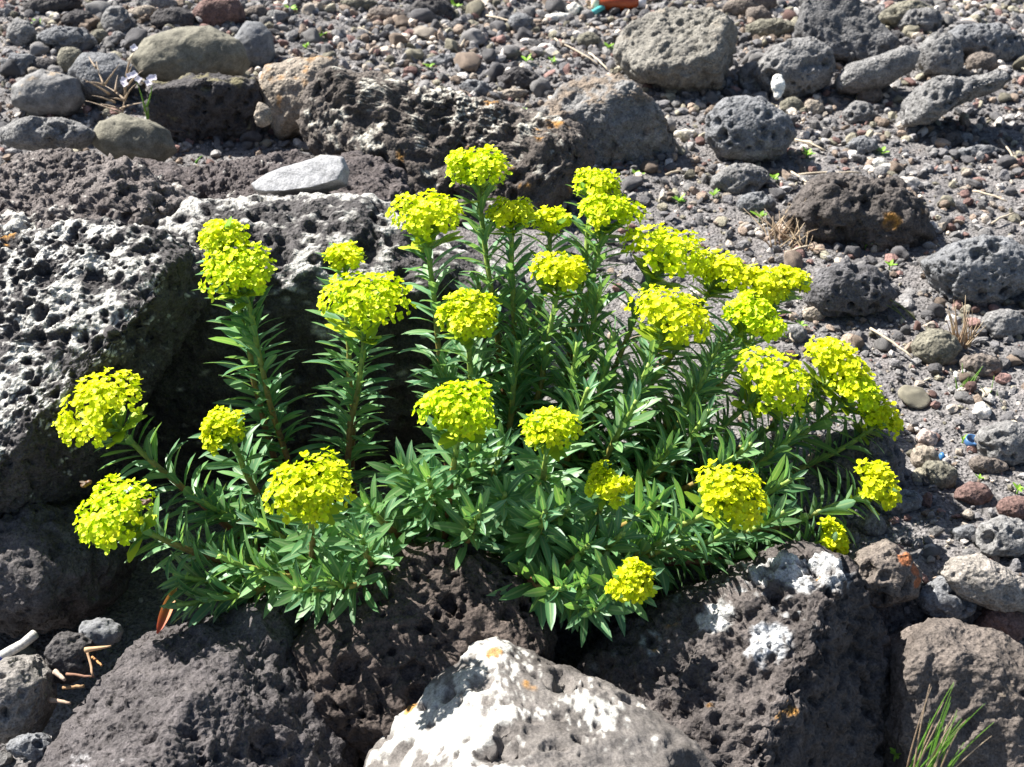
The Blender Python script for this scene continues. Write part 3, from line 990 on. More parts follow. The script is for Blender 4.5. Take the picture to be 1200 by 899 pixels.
def petal(length, width, cup, nl=3):
    v, uv = [], []
    for i in range(nl + 1):
        u = i / nl
        w = width * 0.5 * (0.30 + 0.70 * math.sin(math.pi * min(1, u * 0.98) ** 1.05)) if u < 1 else width * 0.18
        for s in (-1, 0, 1):
            v.append((length * u * (1 - 0.06 * abs(s)), s * w, cup * length * u * u + abs(s) * 0.22 * w))
            uv.append((0.5 + 0.5 * s, u))
    f = []
    for i in range(nl):
        for j in range(2):
            a = i * 3 + j
            f += [(a, a + 3, a + 4), (a, a + 4, a + 1)]
    return np.array(v), np.array(f), np.array(uv)


def rotz(v, a):
    c, s = math.cos(a), math.sin(a)
    return np.stack([v[:, 0] * c - v[:, 1] * s, v[:, 0] * s + v[:, 1] * c, v[:, 2]], 1)


def make_floret(seed):
    """rounded bracts round a small cyathium, unit radius, opening to +z"""
    r = random.Random(seed)
    mb = MB()
    yel = np.array([0.86, 0.855, 0.006])
    gre = np.array([0.68, 0.82, 0.010])
    n = r.choice((2, 3, 3, 4))
    a0 = r.uniform(0, 6.28)
    for i in range(n):
        v, f, uv = petal(r.uniform(0.85, 1.1), r.uniform(0.95, 1.25) if n < 4 else 0.85, r.uniform(0.05, 0.85))
        v = rotz(v, a0 + 2 * math.pi * i / n + r.uniform(-0.25, 0.25))
        v[:, 2] += 0.06 * i
        t = r.random()
        base = yel * (1 - t) + gre * t
        c = base[None, :] * (0.92 + 0.12 * uv[:, 1:2])
        mb.add(v, f, c, uv)
    oc = np.array([(1, 0, 0), (0, 1, 0), (-1, 0, 0), (0, -1, 0), (0, 0, 1.0)]) * 0.30
    oc[:, 2] += 0.16
    mb.add(rotz(oc, a0), np.array([(0, 1, 4), (1, 2, 4), (2, 3, 4), (3, 0, 4)]), (0.66, 0.66, 0.015))
    return np.concatenate(mb.v), np.concatenate(mb.f), np.concatenate(mb.c), np.concatenate(mb.u)


FLORETS = [make_floret(s) for s in range(8)]
floret_me = []
for (v, f, c, u) in FLORETS:
    me = tri_mesh('floret', v, f, c, u)
    me.materials.append(M_BRACT)
    floret_me.append(me)


def frame_from(z, roll=0.0):
    z = np.asarray(z, float); z = z / np.linalg.norm(z)
    h = np.array([1.0, 0, 0]) if abs(z[0]) < 0.8 else np.array([0, 1.0, 0])
    x = np.cross(h, z); x /= np.linalg.norm(x)
    y = np.cross(z, x)
    c, s = math.cos(roll), math.sin(roll)
    return np.stack([x * c + y * s, -x * s + y * c, z], 1)      # columns


def mat4(Rm, t, s=1.0):
    m = Matrix.Identity(4)
    for i in range(3):
        for j in range(3):
            m[i][j] = float(Rm[i, j] * s)
        m[i][3] = float(t[i])
    return m


# head: (px, py, width px, Y, lean)   Y is the distance away from the viewer's feet
HEADS = [
    (560, 192, 74, 1.36, 590, 600), (500, 247, 86, 1.30, 530, 590), (599, 247, 52, 1.33, 590, 600), (647, 257, 44, 1.36, 605, 600),
    (697, 212, 56, 1.40, 620, 600), (711, 243, 66, 1.37, 625, 600), (776, 289, 88, 1.34, 650, 600), (843, 313, 68, 1.35, 670, 600),
    (892, 332, 62, 1.36, 690, 600), (924, 325, 48, 1.38, 700, 600), (656, 316, 62, 1.27, 610, 610), (548, 364, 68, 1.20, 545, 600),
    (260, 274, 56, 1.27, 335, 610), (280, 308, 88, 1.24, 350, 620), (403, 299, 42, 1.28, 420, 600), (426, 345, 104, 1.22, 405, 620),
    (120, 467, 96, 1.13, 330, 640), (138, 593, 92, 1.02, 300, 668), (262, 496, 52, 1.13, 335, 620), (361, 564, 90, 0.99, 362, 672),
    (540, 472, 84, 1.08, 510, 650), (645, 496, 64, 1.06, 620, 650), (782, 365, 92, 1.24, 660, 620), (880, 367, 66, 1.28, 680, 610),
    (902, 436, 96, 1.21, 680, 610), (978, 425, 84, 1.24, 720, 600), (1002, 450, 60, 1.22, 725, 605), (1028, 484, 56, 1.21, 740, 610),
    (1026, 563, 64, 1.12, 740, 655), (853, 571, 86, 1.03, 680, 660), (710, 562, 48, 1.03, 680, 650), (740, 675, 50, 0.95, 680, 680), (974, 626, 38, 1.08, 760, 660)]
# leafy shoots without flowers: tip px, py, Y
SHOOTS = [(590, 520, 1.12), (430, 590, 1.06), (235, 585, 1.10), (300, 610, 1.06), (500, 560, 1.05), (590, 580, 1.04),
          (690, 455, 1.16), (745, 470, 1.14), (665, 595, 1.02), (790, 520, 1.12), (770, 590, 1.05), (830, 480, 1.16), 
          (610, 400, 1.22), (720, 390, 1.22), (880, 520, 1.12), (560, 600, 1.02), (230, 640, 1.06),
          (690, 640, 0.99), (830, 430, 1.2), (930, 560, 1.10), (640, 560, 1.07), (800, 630, 1.03), (470, 545, 1.07), (380, 610, 1.05), (205, 670, 1.01), (255, 650, 1.01), (300, 665, 1.0), (420, 630, 1.0), (690, 690, 0.96),
          (640, 600, 1.0), (730, 625, 1.0), (780, 630, 1.02), (560, 520, 1.1), (860, 620, 1.04), (920, 600, 1.06),
          (560, 330, 1.30), (620, 375, 1.27), (705, 335, 1.30), (680, 400, 1.22), (760, 425, 1.2), (840, 400, 1.24), (520, 430, 1.2), (940, 500, 1.16), (205, 708, 0.99), (250, 700, 0.99), (345, 690, 0.96), (385, 680, 0.97), (700, 715, 0.945), (660, 690, 0.96)]

plant_base = at_y(600, 640, 1.13)
plant_base[2] = float(ground_h(plant_base[0], plant_base[1])) - 0.005
plant = empty('spurge_plant', plant_base)
tag(plant, 'bushy spurge with yellow flower heads and narrow green leaves between the lava boulders', 'shrub')
pb = plant_base
rest = MB()                    # leaves beyond the counted ones
leaf_jobs = []                 # (score, stem, matrix, proto, length)
heads_done = 0


def bez(p0, p1, p2, p3, n):
    t = np.linspace(0, 1, n)[:, None]
    return (1 - t) ** 3 * p0 + 3 * (1 - t) ** 2 * t * p1 + 3 * (1 - t) * t * t * p2 + t ** 3 * p3


def build_stem(px, py, Y, width, flower, bx=None, byp=None):
    global heads_done
    H = at_y(px, py, Y)
    if flower:
        H = H - np.array([0, 0, 1]) * 0.22 * width * depth_of(H) / F
    if bx is None:
        bx = 540 + (px - 540) * 0.62
        byp = min(max(610, py + 45), 672)
    bY = 1.16 - (byp - 610) * 0.0014 + (Y - 1.15) * 0.15
    base = at_y(bx + rng.normal() * 12, byp, bY)
    d = H - base
    ln = np.linalg.norm(d)
    out = np.array([d[0], d[1], 0.0])
    up = np.array([0, 0, 1.0])
    steep = d[2] / ln
    p1 = base + out * 0.40 + up * d[2] * (0.20 if steep < 0.6 else 0.30)
    p2 = H - (out * 0.22 + up * ln * (0.22 if steep > 0.35 else 0.10))
    n = 22
    pts = bez(base, p1, p2, H, n)
    root = base + (at_y(560, 640, 1.17) - base) * 0.7
    root[2] = min(root[2], base[2]) - 0.10
    pts = np.concatenate([bez(root, root + np.array([0, 0, 0.03]), base - (p1 - base) * 0.35, base, 6)[:-1], pts])
    n = len(pts)
    pts = pts + np.stack([fbm(pts * 12, 2, 5 + int(px)), fbm(pts * 12, 2, 6 + int(px)), np.zeros(n)], 1) * 0.006
    tt = np.linspace(0, 1, n)
    rad = 0.0042 - 0.0018 * tt
    v, f = tube(pts, rad, 8)
    tcol = np.concatenate([np.repeat(tt, 8), [0, 1]])[:, None]
    brown, mid, green = np.array([0.16, 0.065, 0.035]), np.array([0.26, 0.17, 0.05]), np.array([0.26, 0.36, 0.07])
    k1 = sm(0.35, 0.65, tcol); k2 = sm(0.55, 0.85, tcol)
    col = (brown * (1 - k1) + mid * k1) * (1 - k2) + green * k2
    st = obj('stem', tri_mesh('stem', v - pb, f, col), M_STEM, plant)
    # leaves
    seg = np.linalg.norm(np.diff(pts, axis=0), axis=1)
    cum = np.concatenate([[0], np.cumsum(seg)])
    total = cum[-1]
    start = total * (0.30 if flower else 0.36)
    step = 0.0028 if flower else 0.0031
    nL = int((total - start) / step)
    ang = rng.uniform(0, 6.28)
    for i in range(nL):
        s = start + (i + 0.5) * step
        u = s / total
        p = np.array([np.interp(s, cum, pts[:, a]) for a in range(3)])
        q = np.array([np.interp(min(total, s + 0.004), cum, pts[:, a]) for a in range(3)])
        r_ = np.array([np.interp(max(0, s - 0.004), cum, pts[:, a]) for a in range(3)])
        t = q - r_; t /= np.linalg.norm(t) + 1e-9
        ang += 2.39996 + rng.normal() * 0.15
        if u < 0.55 and rng.random() < 0.25:
            continue
        Fm = frame_from(t)
        radial = Fm[:, 0] * math.cos(ang) + Fm[:, 1] * math.sin(ang)
        tilt = math.radians(70 - 42 * u ** 3 * (0.45 if flower else 1.0) + rng.normal() * 9)      # angle from the stem
        dirv = t * math.cos(tilt) + radial * math.sin(tilt)
        dirv = dirv + np.array([0, 0, -0.14]) * (1.2 - u) + SUNV * 0.10
        dirv /= np.linalg.norm(dirv)
        side = np.cross(t, dirv); side /= np.linalg.norm(side) + 1e-9
        nrm = np.cross(dirv, side)
        if nrm @ t < 0:
            nrm = -nrm; side = -side
        roll = rng.normal() * 0.25
        side2 = side * math.cos(roll) + nrm * math.sin(roll)
        nrm2 = np.cross(dirv, side2)
        length = (0.046 - 0.010 * abs(u - 0.6)) * rng.uniform(0.72, 1.12)
        if u > 0.9:
            length *= (0.80 if flower else 1.0 - (u - 0.9) * 6)
        length = max(length, 0.010)
        k = int(rng.integers(8))
        Rm = np.stack([dirv, side2, nrm2], 1)
        tip = p + dirv * length
        score = -np.linalg.norm(tip - CAM) + 0.20 * u
        leaf_jobs.append((score, st, Rm, p + dirv * 0.002, length, k))
    if flower:
        build_head(H, (pts[-1] - pts[-4]), width * depth_of(H) / F * 0.5, st)


SUNV = np.array(SUN[:])
floret_jobs = []


def build_head(H, tdir, Rr, st):
    """umbel: rays carrying clusters of yellow florets, a whorl of greenish bracts below"""
    tdir = tdir / np.linalg.norm(tdir)
    Rr = Rr * 1.06
    htone = np.array([1, 1, 1]) * (1 - rng.random() * 0.06) * np.array([1 - 0.14 * rng.random() ** 2, 1, 1])
    ax = tdir + np.array([0, -0.12, 0.45])
    ax /= np.linalg.norm(ax)
    Fm = frame_from(ax, rng.uniform(0, 6.28))
    mb = MB()
    fl = []
    fr = 0.0052 * (1.0 if Rr > 0.028 else 0.92)
    # whorl
    for i in range(18):
        v, f, uv = petal(Rr * rng.uniform(0.65, 1.0), Rr * 0.38, -0.05)
        el = rng.uniform(0.15, 0.6)
        v = np.stack([v[:, 0] * math.cos(el) - v[:, 2] * math.sin(el), v[:, 1], v[:, 0] * math.sin(el) + v[:, 2] * math.cos(el)], 1)
        v = rotz(v, i * 2.4 + rng.normal() * 0.2)
        v[:, 2] -= Rr * rng.uniform(0.05, 0.80)
        t = rng.random()
        c = np.array([0.30, 0.46, 0.05]) * (1 - t) + np.array([0.58, 0.68, 0.03]) * t
        mb.add(v @ Fm.T + H - pb, f, c, uv)
    big = Rr > 0.030
    dirs = [(0.0, 0.0)]
    n1 = 6 if big else 5
    n2 = 8 if big else 5
    dirs += [(0.62 + rng.normal() * 0.06, 2 * math.pi * i / n1 + rng.normal() * 0.15) for i in range(n1)]
    dirs += [(1.08 + rng.normal() * 0.14, 2 * math.pi * (i + 0.5) / n2 + rng.normal() * 0.22) for i in range(n2)]
    for th, ph in dirs:
        rl = Rr * (0.76 + rng.normal() * 0.11)
        dv = np.array([math.sin(th) * math.cos(ph), math.sin(th) * math.sin(ph), math.cos(th) * 0.64])
        c0 = dv * rl
        c0[2] += Rr * 0.02
        v, f = tube([np.zeros(3), c0 * 0.5 + np.array([0, 0, -0.002]), c0], [0.0011, 0.0009, 0.0008], 5)
        mb.add(v @ Fm.T + H - pb, f, (0.45, 0.55, 0.05))
        m = 12 if big else 10
        Fs = frame_from(dv, rng.uniform(0, 6.28))
        sr = Rr * 0.34
        for j in range(m):
            a = math.acos(1 - 0.95 * (j + 0.5) / m)
            b = j * 2.39996 + rng.normal() * 0.2
            e = np.array([math.sin(a) * math.cos(b), math.sin(a) * math.sin(b), math.cos(a)])
            ew = Fs @ e
            pos = c0 + ew * sr * rng.uniform(0.75, 1.1)
            nd = ew * 0.7 + dv * 0.4
            Ff = frame_from(Fm @ nd + np.array([0, 0, 0.45]) + SUNV * 0.25, rng.uniform(0, 6.28))
            sc = fr * rng.uniform(0.66, 1.2)
            fl.append((Fm @ pos + H, Ff, sc, int(rng.integers(8))))
        for j in range(4):
            e = rng.normal(size=3); e /= np.linalg.norm(e)
            pos = c0 * 0.86 + e * sr * 0.45
            fl.append((Fm @ pos + H, frame_from(Fm @ (dv + e * 0.3) + SUNV * 0.2, rng.uniform(0, 6.28)), fr * 1.25, int(rng.integers(8))))
    fl_sorted = sorted(fl, key=lambda q: np.linalg.norm(q[0] - CAM) - 0.02 * rng.random())
    nsep = 9
    sep, restf = fl_sorted[:nsep], fl_sorted[nsep:]
    for (pos, Ff, sc, k) in restf:
        v, f, c, u = FLORETS[k]
        low = float(np.clip(0.45 - ((pos - H) @ ax) / Rr, 0, 1))      # the outer and lower bracts of a head are limier
        lime = np.array([1, 1, 1]) * (1 - low) + np.array([0.80, 0.93, 1.1]) * low
        mb.add(v * sc @ Ff.T + pos - pb, f, c * htone * lime * rng.uniform(0.9, 1.06), u)
    hd = obj('flower_head', mb.mesh('flower_head'), M_BRACT, plant)
    for (pos, Ff, sc, k) in sep:
        o = bpy.data.objects.new('floret', floret_me[k])
        COL.objects.link(o)
        o.parent = hd
        o.matrix_local = mat4(Ff, pos - pb, sc)


for (px, py, w, Y, bx, byp) in HEADS:
    build_stem(px, py, Y, w, True, bx, byp)
for (px, py, Y) in SHOOTS:
    build_stem(px, py, Y, 0, False)

leaf_jobs.sort(key=lambda j: -j[0])
for i, (sc_, st, Rm, p, length, k) in enumerate(leaf_jobs):
    if i < 300:
        o = bpy.data.objects.new('leaf', leaf_me[k])
        COL.objects.link(o)
        o.parent = st
        o.matrix_local = mat4(Rm, p - pb, length)
    else:
        v, f, uv = LEAVES[k]
        rest.add(v * length @ Rm.T + p - pb, f, LEAF_TINT[k] * rng.uniform(0.75, 1.25), uv)
ro = obj('foliage', rest.mesh('foliage'), M_LEAF, plant)
ro['kind'] = 'stuff'


# ------------------------------------------------------------------ small plants, sticks and litter
def blade(pts, w, name, mat, parent, origin, c0, c1):
    pts = np.asarray(pts, float)
    n = len(pts)
    t = np.linspace(0, 1, n)
    v, f = tube(pts, w * (1.0 - 0.85 * t), 5)
    tc = np.concatenate([np.repeat(t, 5), [0, 1]])[:, None]
    col = np.array(c0) * (1 - tc) + np.array(c1) * tc
    return obj(name, tri_mesh(name, v - origin, f, col), mat, parent)


def curve3(p0, p1, bend, n=8):
    p0, p1, bend = np.asarray(p0, float), np.asarray(p1, float), np.asarray(bend, float)
    t = np.linspace(0, 1, n)[:, None]
    m = (p0 + p1) / 2 + bend
    return (1 - t) ** 2 * p0 + 2 * (1 - t) * t * m + t * t * p1


def seedling(px, py, size, label, zb=0.0, n=6, col=(0.26, 0.48, 0.05), group=None):
    g = at_z(px, py + size * 0.3, zb)
    g[2] = zb + float(ground_h(g[0], g[1]))
    s = size * depth_of(g) / F
    mb = MB()
    for i in range(n):
        v, f, uv = petal(s * random.uniform(0.5, 0.9), s * 0.34, -0.1)
        el = random.uniform(0.3, 1.1)
        v = np.stack([v[:, 0] * math.cos(el) - v[:, 2] * math.sin(el), v[:, 1], v[:, 0] * math.sin(el) + v[:, 2] * math.cos(el)], 1)
        v = rotz(v, i * 2.4 + random.uniform(-0.3, 0.3))
        v[:, 2] += s * 0.25 * random.random() + 0.003
        q = random.uniform(0.75, 1.2)
        mb.add(v, f, np.array(col) * q, uv)
    v, f = tube([(0, 0, -0.004), (0, 0, s * 0.45)], [0.0012, 0.0008], 5)
    mb.add(v, f, (0.2, 0.36, 0.06))
    o = obj('seedling', mb.mesh('seedling'), M_GREEN, loc=g)
    tag(o, label, 'seedling', group)


SEED = [
    (340, 22, 15, 'bright green seedling near the squarish grey stone'), (376, 47, 13, 'bright green seedling on the gravel behind the tan rusty boulder'),
    (360, 62, 10, 'tiny green seedling just behind the tan rusty boulder'), (50, 50, 11, 'green sprout squeezed between the oblong and pitted grey stones'),
    (617, 70, 13, 'light green seedling near the dark wedge stone'), (713, 56, 13, 'round leaved green seedling beside the large tan grey boulder'),
    (648, 73, 10, 'pale green seedling on the gravel before the brown topped boulder'), (532, 9, 13, 'yellow green seedling beside the far blocky dark boulder'),
    (595, 4, 10, 'yellow green seedling at the far gravel edge'), (502, 78, 11, 'green seedling beside the grey elongated stone'),
    (612, 132, 12, 'green seedling right behind the orange lichen crest'), (745, 205, 13, 'dark green seedling at the foot of the brown topped boulder'),
    (795, 236, 14, 'green seedling on the gravel above the flowers'), (836, 228, 13, 'green seedling beside the light grey pitted stone'),
    (890, 255, 16, 'long leaved green seedling under the slope sided grey stone'), (906, 210, 13, 'green seedling in front of the round vesicular boulder'),
    (945, 181, 13, 'green seedling in the shadow of the round vesicular boulder'), (1033, 178, 14, 'green seedling beside the slope sided dark grey stone'),
    (1161, 33, 12, 'bright green seedling behind the flat dark boulder'), (1014, 287, 12, 'green seedling at the edge of the low lava mound'),
    (1042, 312, 12, 'green seedling above the dark rounded vesicular stone'), (1128, 516, 9, 'green sprout growing inside the blue bottle cap'),
    (1192, 574, 13, 'bright green sprout beside the dull red stone'), (1147, 561, 9, 'tiny green sprout in front of the brown pitted stone'),
    (938, 382, 11, 'green sprout beside the grey pebble and the flowers'), (1188, 310, 9, 'tiny green sprout beside the broad flat vesicular boulder'),
    (1075, 765, 17, 'green sprout in the gap between dark boulder and brown rock face'), (1145, 775, 9, 'moss green sprout on the brown rock face'),
]
for px, py, s, lab in SEED:
    seedling(px, py, s, lab, zb=0.06 if py > 740 else 0.0)


def tuft(px, py, z, n, length_px, lean, colors, name, label, cat, w=0.0010, spread=0.012, fan=0.3):
    g = at_z(px, py, z)
    root = empty(name, g)
    s = depth_of(g) / F
    for i in range(n):
        L_ = length_px * s * random.uniform(0.45, 1.1)
        a = random.uniform(-1, 1) * fan
        b = random.uniform(-1, 1) * fan
        d = np.array([lean[0] + a, lean[1] + b, 1.0]); d /= np.linalg.norm(d)
        p0 = g + np.array([random.uniform(-1, 1) * spread, random.uniform(-1, 1) * spread, -0.004])
        p1 = p0 + d * L_
        c0, c1 = random.choice(colors)
        blade(curve3(p0, p1, (-lean[0] * L_ * 0.12, 0, 0.06 * L_)), w * random.uniform(0.7, 1.2), 'blade', M_GREEN if c0[1] > c0[0] else M_STRAW, root, g, c0, c1)
    tag(root, label, cat)
    return root


GR = [((0.07, 0.20, 0.02), (0.16, 0.34, 0.04)), ((0.10, 0.26, 0.03), (0.22, 0.40, 0.06))]
ST = [((0.42, 0.31, 0.19), (0.60, 0.48, 0.33)), ((0.30, 0.20, 0.13), (0.50, 0.38, 0.26))]
tuft(1078, 915, 0.10, 34, 135, (0.25, 0.05), GR + GR + ST, 'grass_tuft', 'tall green and straw coloured grass tuft before the brown rock face', 'grass', fan=0.22)
tuft(1125, 455, 0.0, 10, 34, (0.1, 0.0), GR, 'grass_tuft', 'short bright green grass tuft on the gravel below the flat brown stone', 'grass', fan=0.8, w=0.0014)
tuft(1162, 466, 0.0, 5, 26, (-0.2, 0.0), GR, 'grass_tuft', 'thin green grass sprig beside the white pebble', 'grass', fan=0.6)
tuft(1125, 405, 0.0, 22, 70, (-0.15, 0.0), ST, 'dry_grass_tuft', 'dry straw coloured grass tuft beside the broad flat vesicular boulder', 'grass', fan=0.45, w=0.0016)
tuft(925, 280, 0.01, 45, 46, (-0.1, -0.1), ST, 'dry_grass_tuft', 'matted dry straw clump at the edge of the low lava mound', 'grass', fan=1.6, w=0.0013, spread=0.035)
tuft(232, 187, 0.12, 2, 22, (0.9, 0.0), GR, 'grass_tuft', 'single green grass blade on the lava slab below the mossy boulder', 'grass', fan=0.1, w=0.002, spread=0.003)
tuft(1070, 372, 0.0, 3, 80, (-1.6, 0.3), [((0.16, 0.2, 0.06), (0.2, 0.26, 0.09))], 'grass_sprig', 'thin arching green grass stem across the dark rounded vesicular stone', 'grass', fan=0.15, w=0.0011)
tuft(1100, 700, 0.0, 3, 26, (0.1, 0), GR, 'grass_tuft', 'small grass sprig in front of the orange streaked rock', 'grass', fan=0.5)

# dry twiggy weed and the lilac flowers
g = at_y(143, 135, 2.02)
wd = empty('dry_weed', g)
tag(wd, 'leafless tan twiggy weed among the grey boulders', 'weed')
for (x1, y1, x2, y2) in ((143, 135, 147, 100), (147, 118, 122, 100), (122, 100, 113, 72), (122, 100, 140, 75), (146, 112, 150, 68), (147, 116, 160, 98),
                         (146, 118, 128, 115), (143, 133, 100, 118), (128, 110, 96, 92), (140, 128, 170, 120), (148, 90, 158, 60), (122, 100, 100, 96), (150, 100, 168, 82), (135, 120, 108, 112),
                         (146, 118, 128, 115), (113, 80, 104, 66), (135, 108, 138, 88), (146, 105, 156, 75), (140, 128, 118, 122)):
    p0, p1 = at_y(x1, y1, 2.02 + random.uniform(-.02, .02)), at_y(x2, y2, 2.02 + random.uniform(-.04, .04))
    blade(curve3(p0, p1, (random.uniform(-.004, .004), 0, 0.003)), 0.0019, 'twig', M_STRAW, wd, g, (0.40, 0.30, 0.20), (0.50, 0.40, 0.30))
g = at_y(174, 142, 1.98)
lf = empty('lilac_flower_plant', g)
tag(lf, 'small weed with pale lilac flowers beside the dark mossy boulder', 'flower')
for (x1, y1, x2, y2) in ((173, 142, 164, 108), (173, 142, 172, 120), (170, 130, 160, 96), (172, 125, 178, 100)):
    blade(curve3(at_y(x1, y1, 1.98), at_y(x2, y2, 1.97), (0.003, 0, 0)), 0.0019, 'stem', M_GREEN, lf, g, (0.12, 0.25, 0.03), (0.2, 0.36, 0.06))
for (x1, y1) in ((145, 94), (152, 89), (157, 87), (162, 93), (174, 97), (176, 92), (180, 91), (157, 56), (146, 98)):
    c = at_y(x1, y1, 1.965)
    mb = MB()
    for i in range(4):
        v, f, uv = petal(0.0058, 0.0056, 0.2)
        v = rotz(v, i * math.pi / 2 + x1)
        Fm = frame_from((0.1, -0.7, 0.7))
        mb.add(v @ Fm.T + c - g, f, (0.80, 0.76, 0.84), uv)
    obj('flower', mb.mesh('flower'), M_PETAL, lf)


def stick(p0, p1, r0, r1, col, name, label, cat, mat=None, bend=0.0, group=None, sides=8):
    p0, p1 = np.asarray(p0), np.asarray(p1)
    pts = curve3(p0, p1, (0, 0, bend), 7)
    pts[1:-1] += rng.normal(size=(5, 3)) * np.linalg.norm(p1 - p0) * 0.010
    rr = np.linspace(r0, r1, 7) * 0.8 * (1 + 0.05 * np.sin(np.arange(7) * 2.1))
    v, f = tube(pts, rr, sides)
    o = obj(name, tri_mesh(name, v - p0, f, np.broadcast_to(np.array(col), v.shape)), mat or M_WOOD, loc=p0)
    tag(o, label, cat, group)
    return o


stick(at_y(-40, 797, 0.99), at_y(41, 743, 1.0), 0.0056, 0.0062, (0.48, 0.465, 0.43), 'driftwood_stick', 'bleached white driftwood stick in the shade by the grey lava block', 'stick', sides=10)
stick(at_y(100, 762, 0.95), at_y(130, 757, 0.95), 0.0035, 0.001, (0.55, 0.36, 0.2), 'dry_leaf', 'curled orange tan dry leaf beside the charcoal boulder', 'leaf', M_STRAW)
stick(at_y(102, 762, 0.955), at_y(109, 792, 0.93), 0.0017, 0.0015, (0.36, 0.23, 0.14), 'dry_stick', 'thin upright pinkish tan stick beside the charcoal boulder', 'stick')
stick(at_y(108, 770, 0.955), at_y(119, 780, 0.93), 0.0015, 0.0012, (0.40, 0.20, 0.08), 'dry_stick', 'short rusty stick beside the charcoal boulder', 'stick')
stick(at_y(78, 790, 0.94), at_y(110, 793, 0.93), 0.0019, 0.0012, (0.22, 0.12, 0.08), 'dry_stick', 'dark brown stick lying between the small stones', 'stick')
stick(at_y(64, 787, 0.94), at_y(76, 797, 0.93), 0.0035, 0.002, (0.42, 0.32, 0.25), 'wood_chip', 'pale pinkish wood chip above the other sticks', 'stick')
stick(at_y(74, 806, 0.93), at_y(98, 804, 0.925), 0.0022, 0.002, (0.30, 0.19, 0.10), 'wood_chip', 'brown wood chip among the dry sticks', 'stick')
stick(at_y(58, 820, 0.92), at_y(82, 824, 0.91), 0.0032, 0.0015, (0.40, 0.29, 0.21), 'wood_chip', 'pink tan wood chip against the grey lava block', 'stick')
# withered leaf hanging from the plant
lp = at_y(206, 688, 1.03); lq = at_y(184, 743, 0.985)
lv, lfc, luv = leaf_grid(float(np.linalg.norm(lq - lp)), 0.011, 8, 0.5, 0.1)
ld = (lq - lp) / np.linalg.norm(lq - lp); lsd = np.array([0.95, 0.1, -0.3]); lsd -= ld * (lsd @ ld); lsd /= np.linalg.norm(lsd)
lv = lv @ np.stack([ld, lsd, np.cross(ld, lsd)], 1).T
lt = luv[:, 1:2]
o = obj('withered_leaf', tri_mesh('withered_leaf', lv, lfc, np.array([0.55, 0.36, 0.08]) * (1 - lt) + np.array([0.70, 0.10, 0.06]) * lt, luv), M_GREEN, loc=lp)
tag(o, 'withered orange red leaf hanging above the charcoal boulder', 'leaf')

# straw and twigs on the gravel
zones = [((480, 30), 'on the gravel beyond the orange lichen crest'), ((700, 60), ''), ]
SB = [(570, 18, 600, 26, 'near the fallen plastic'), (690, 62, 712, 82, 'beside the round leaved seedling'), (420, 33, 436, 40, 'by the far brownish flat stone'),
      (930, 163, 966, 176, 'beside the round vesicular boulder'), (1172, 163, 1190, 188, 'in front of the ragged slab'), (1162, 262, 1188, 250, 'on the gravel near the frame of pebbles'),
      (1140, 224, 1180, 236, 'beside the low lava mound'), (935, 205, 1010, 203, 'along the top of the low lava mound'), (925, 200, 950, 218, 'crossing the straw by the lava mound'),
      (920, 296, 952, 288, 'below the matted straw clump'), (1020, 385, 1070, 420, 'between the dark rounded stone and olive pitted stone'),
      (1185, 494, 1200, 502, 'above the large vesicular stone'), (915, 375, 930, 400, 'beside the grey pebble'), (540, 55, 548, 40, 'next to the grey elongated stone'),
      (105, 64, 122, 62, 'on the oblong stone'), (650, 45, 700, 75, 'beside the olive green smooth stone'), (905, 640, 960, 655, 'under the drooping stems'),
      (900, 600, 940, 625, 'in the shade of the drooping flower stems'), (870, 585, 925, 612, 'beneath the lowest yellow heads'), (780, 205, 800, 200, 'beside the brown topped boulder')]
for (x1, y1, x2, y2, w) in SB:
    a, b = at_z(x1, y1, 0.008), at_z(x2, y2, 0.012)
    q = random.uniform(0.8, 1.2)
    w = w.replace('near the frame of pebbles', 'right of the lava mound').replace('right of', 'beyond')
    stick(a, b, 0.0024, 0.0016, (0.52 * q, 0.44 * q, 0.33 * q), 'dry_straw', f'dry pale straw {w}', 'straw', M_STRAW, 0.004, sides=6)

# pale shells and chips
CH = [(912, 101, 8, 15, 'white upright shell fragment leaning on the holed boulder', (0.80, 0.78, 0.70)), (1150, 482, 10, 11, 'white oval pebble on the gravel', (0.78, 0.74, 0.68)),
      (1030, 192, 9, 6, 'white chip above the low lava mound', (0.75, 0.72, 0.64)), (1040, 197, 9, 5, 'broad white chip beside the low lava mound', (0.72, 0.70, 0.64)),
      (1018, 198, 6, 4, 'small white chip beside the broad white one', (0.72, 0.70, 0.64)), (985, 230, 6, 4, 'white chip on top of the low lava mound', (0.7, 0.7, 0.66)),
      (672, 12, 10, 8, 'bleached wood chip beside the teal plastic tube', (0.66, 0.62, 0.54)), (655, 22, 16, 6, 'bleached flat wood piece beyond the dark wedge stone', (0.62, 0.60, 0.54)),
      (641, 57, 10, 6, 'white flat stone beside the pale green seedling', (0.66, 0.64, 0.58)), (803, 157, 14, 5, 'pale flat chip beside the brown topped boulder', (0.58, 0.54, 0.46)),
      (1065, 215, 14, 8, 'pale mottled pebble at the far rim of the lava mound', (0.45, 0.42, 0.38)), (690, 100, 10, 5, 'pale chip behind the brown topped boulder', (0.55, 0.5, 0.42))]
for (px, py, rx, ry, lab, c) in CH:
    R('shell_fragment' if 'shell' in lab else 'chip', lab, 'shell' if 'shell' in lab else 'pebble', e=(px, py, rx, ry), Y=2.16 if 'shell' in lab else None, n=4, low=0.16, mid=0.06, rough=0.0006, pits=(),
      D=0.006 if 'shell' in lab else None, mat=M_SMOOTH, a=tuple(0.9 * k for k in c), b=c)


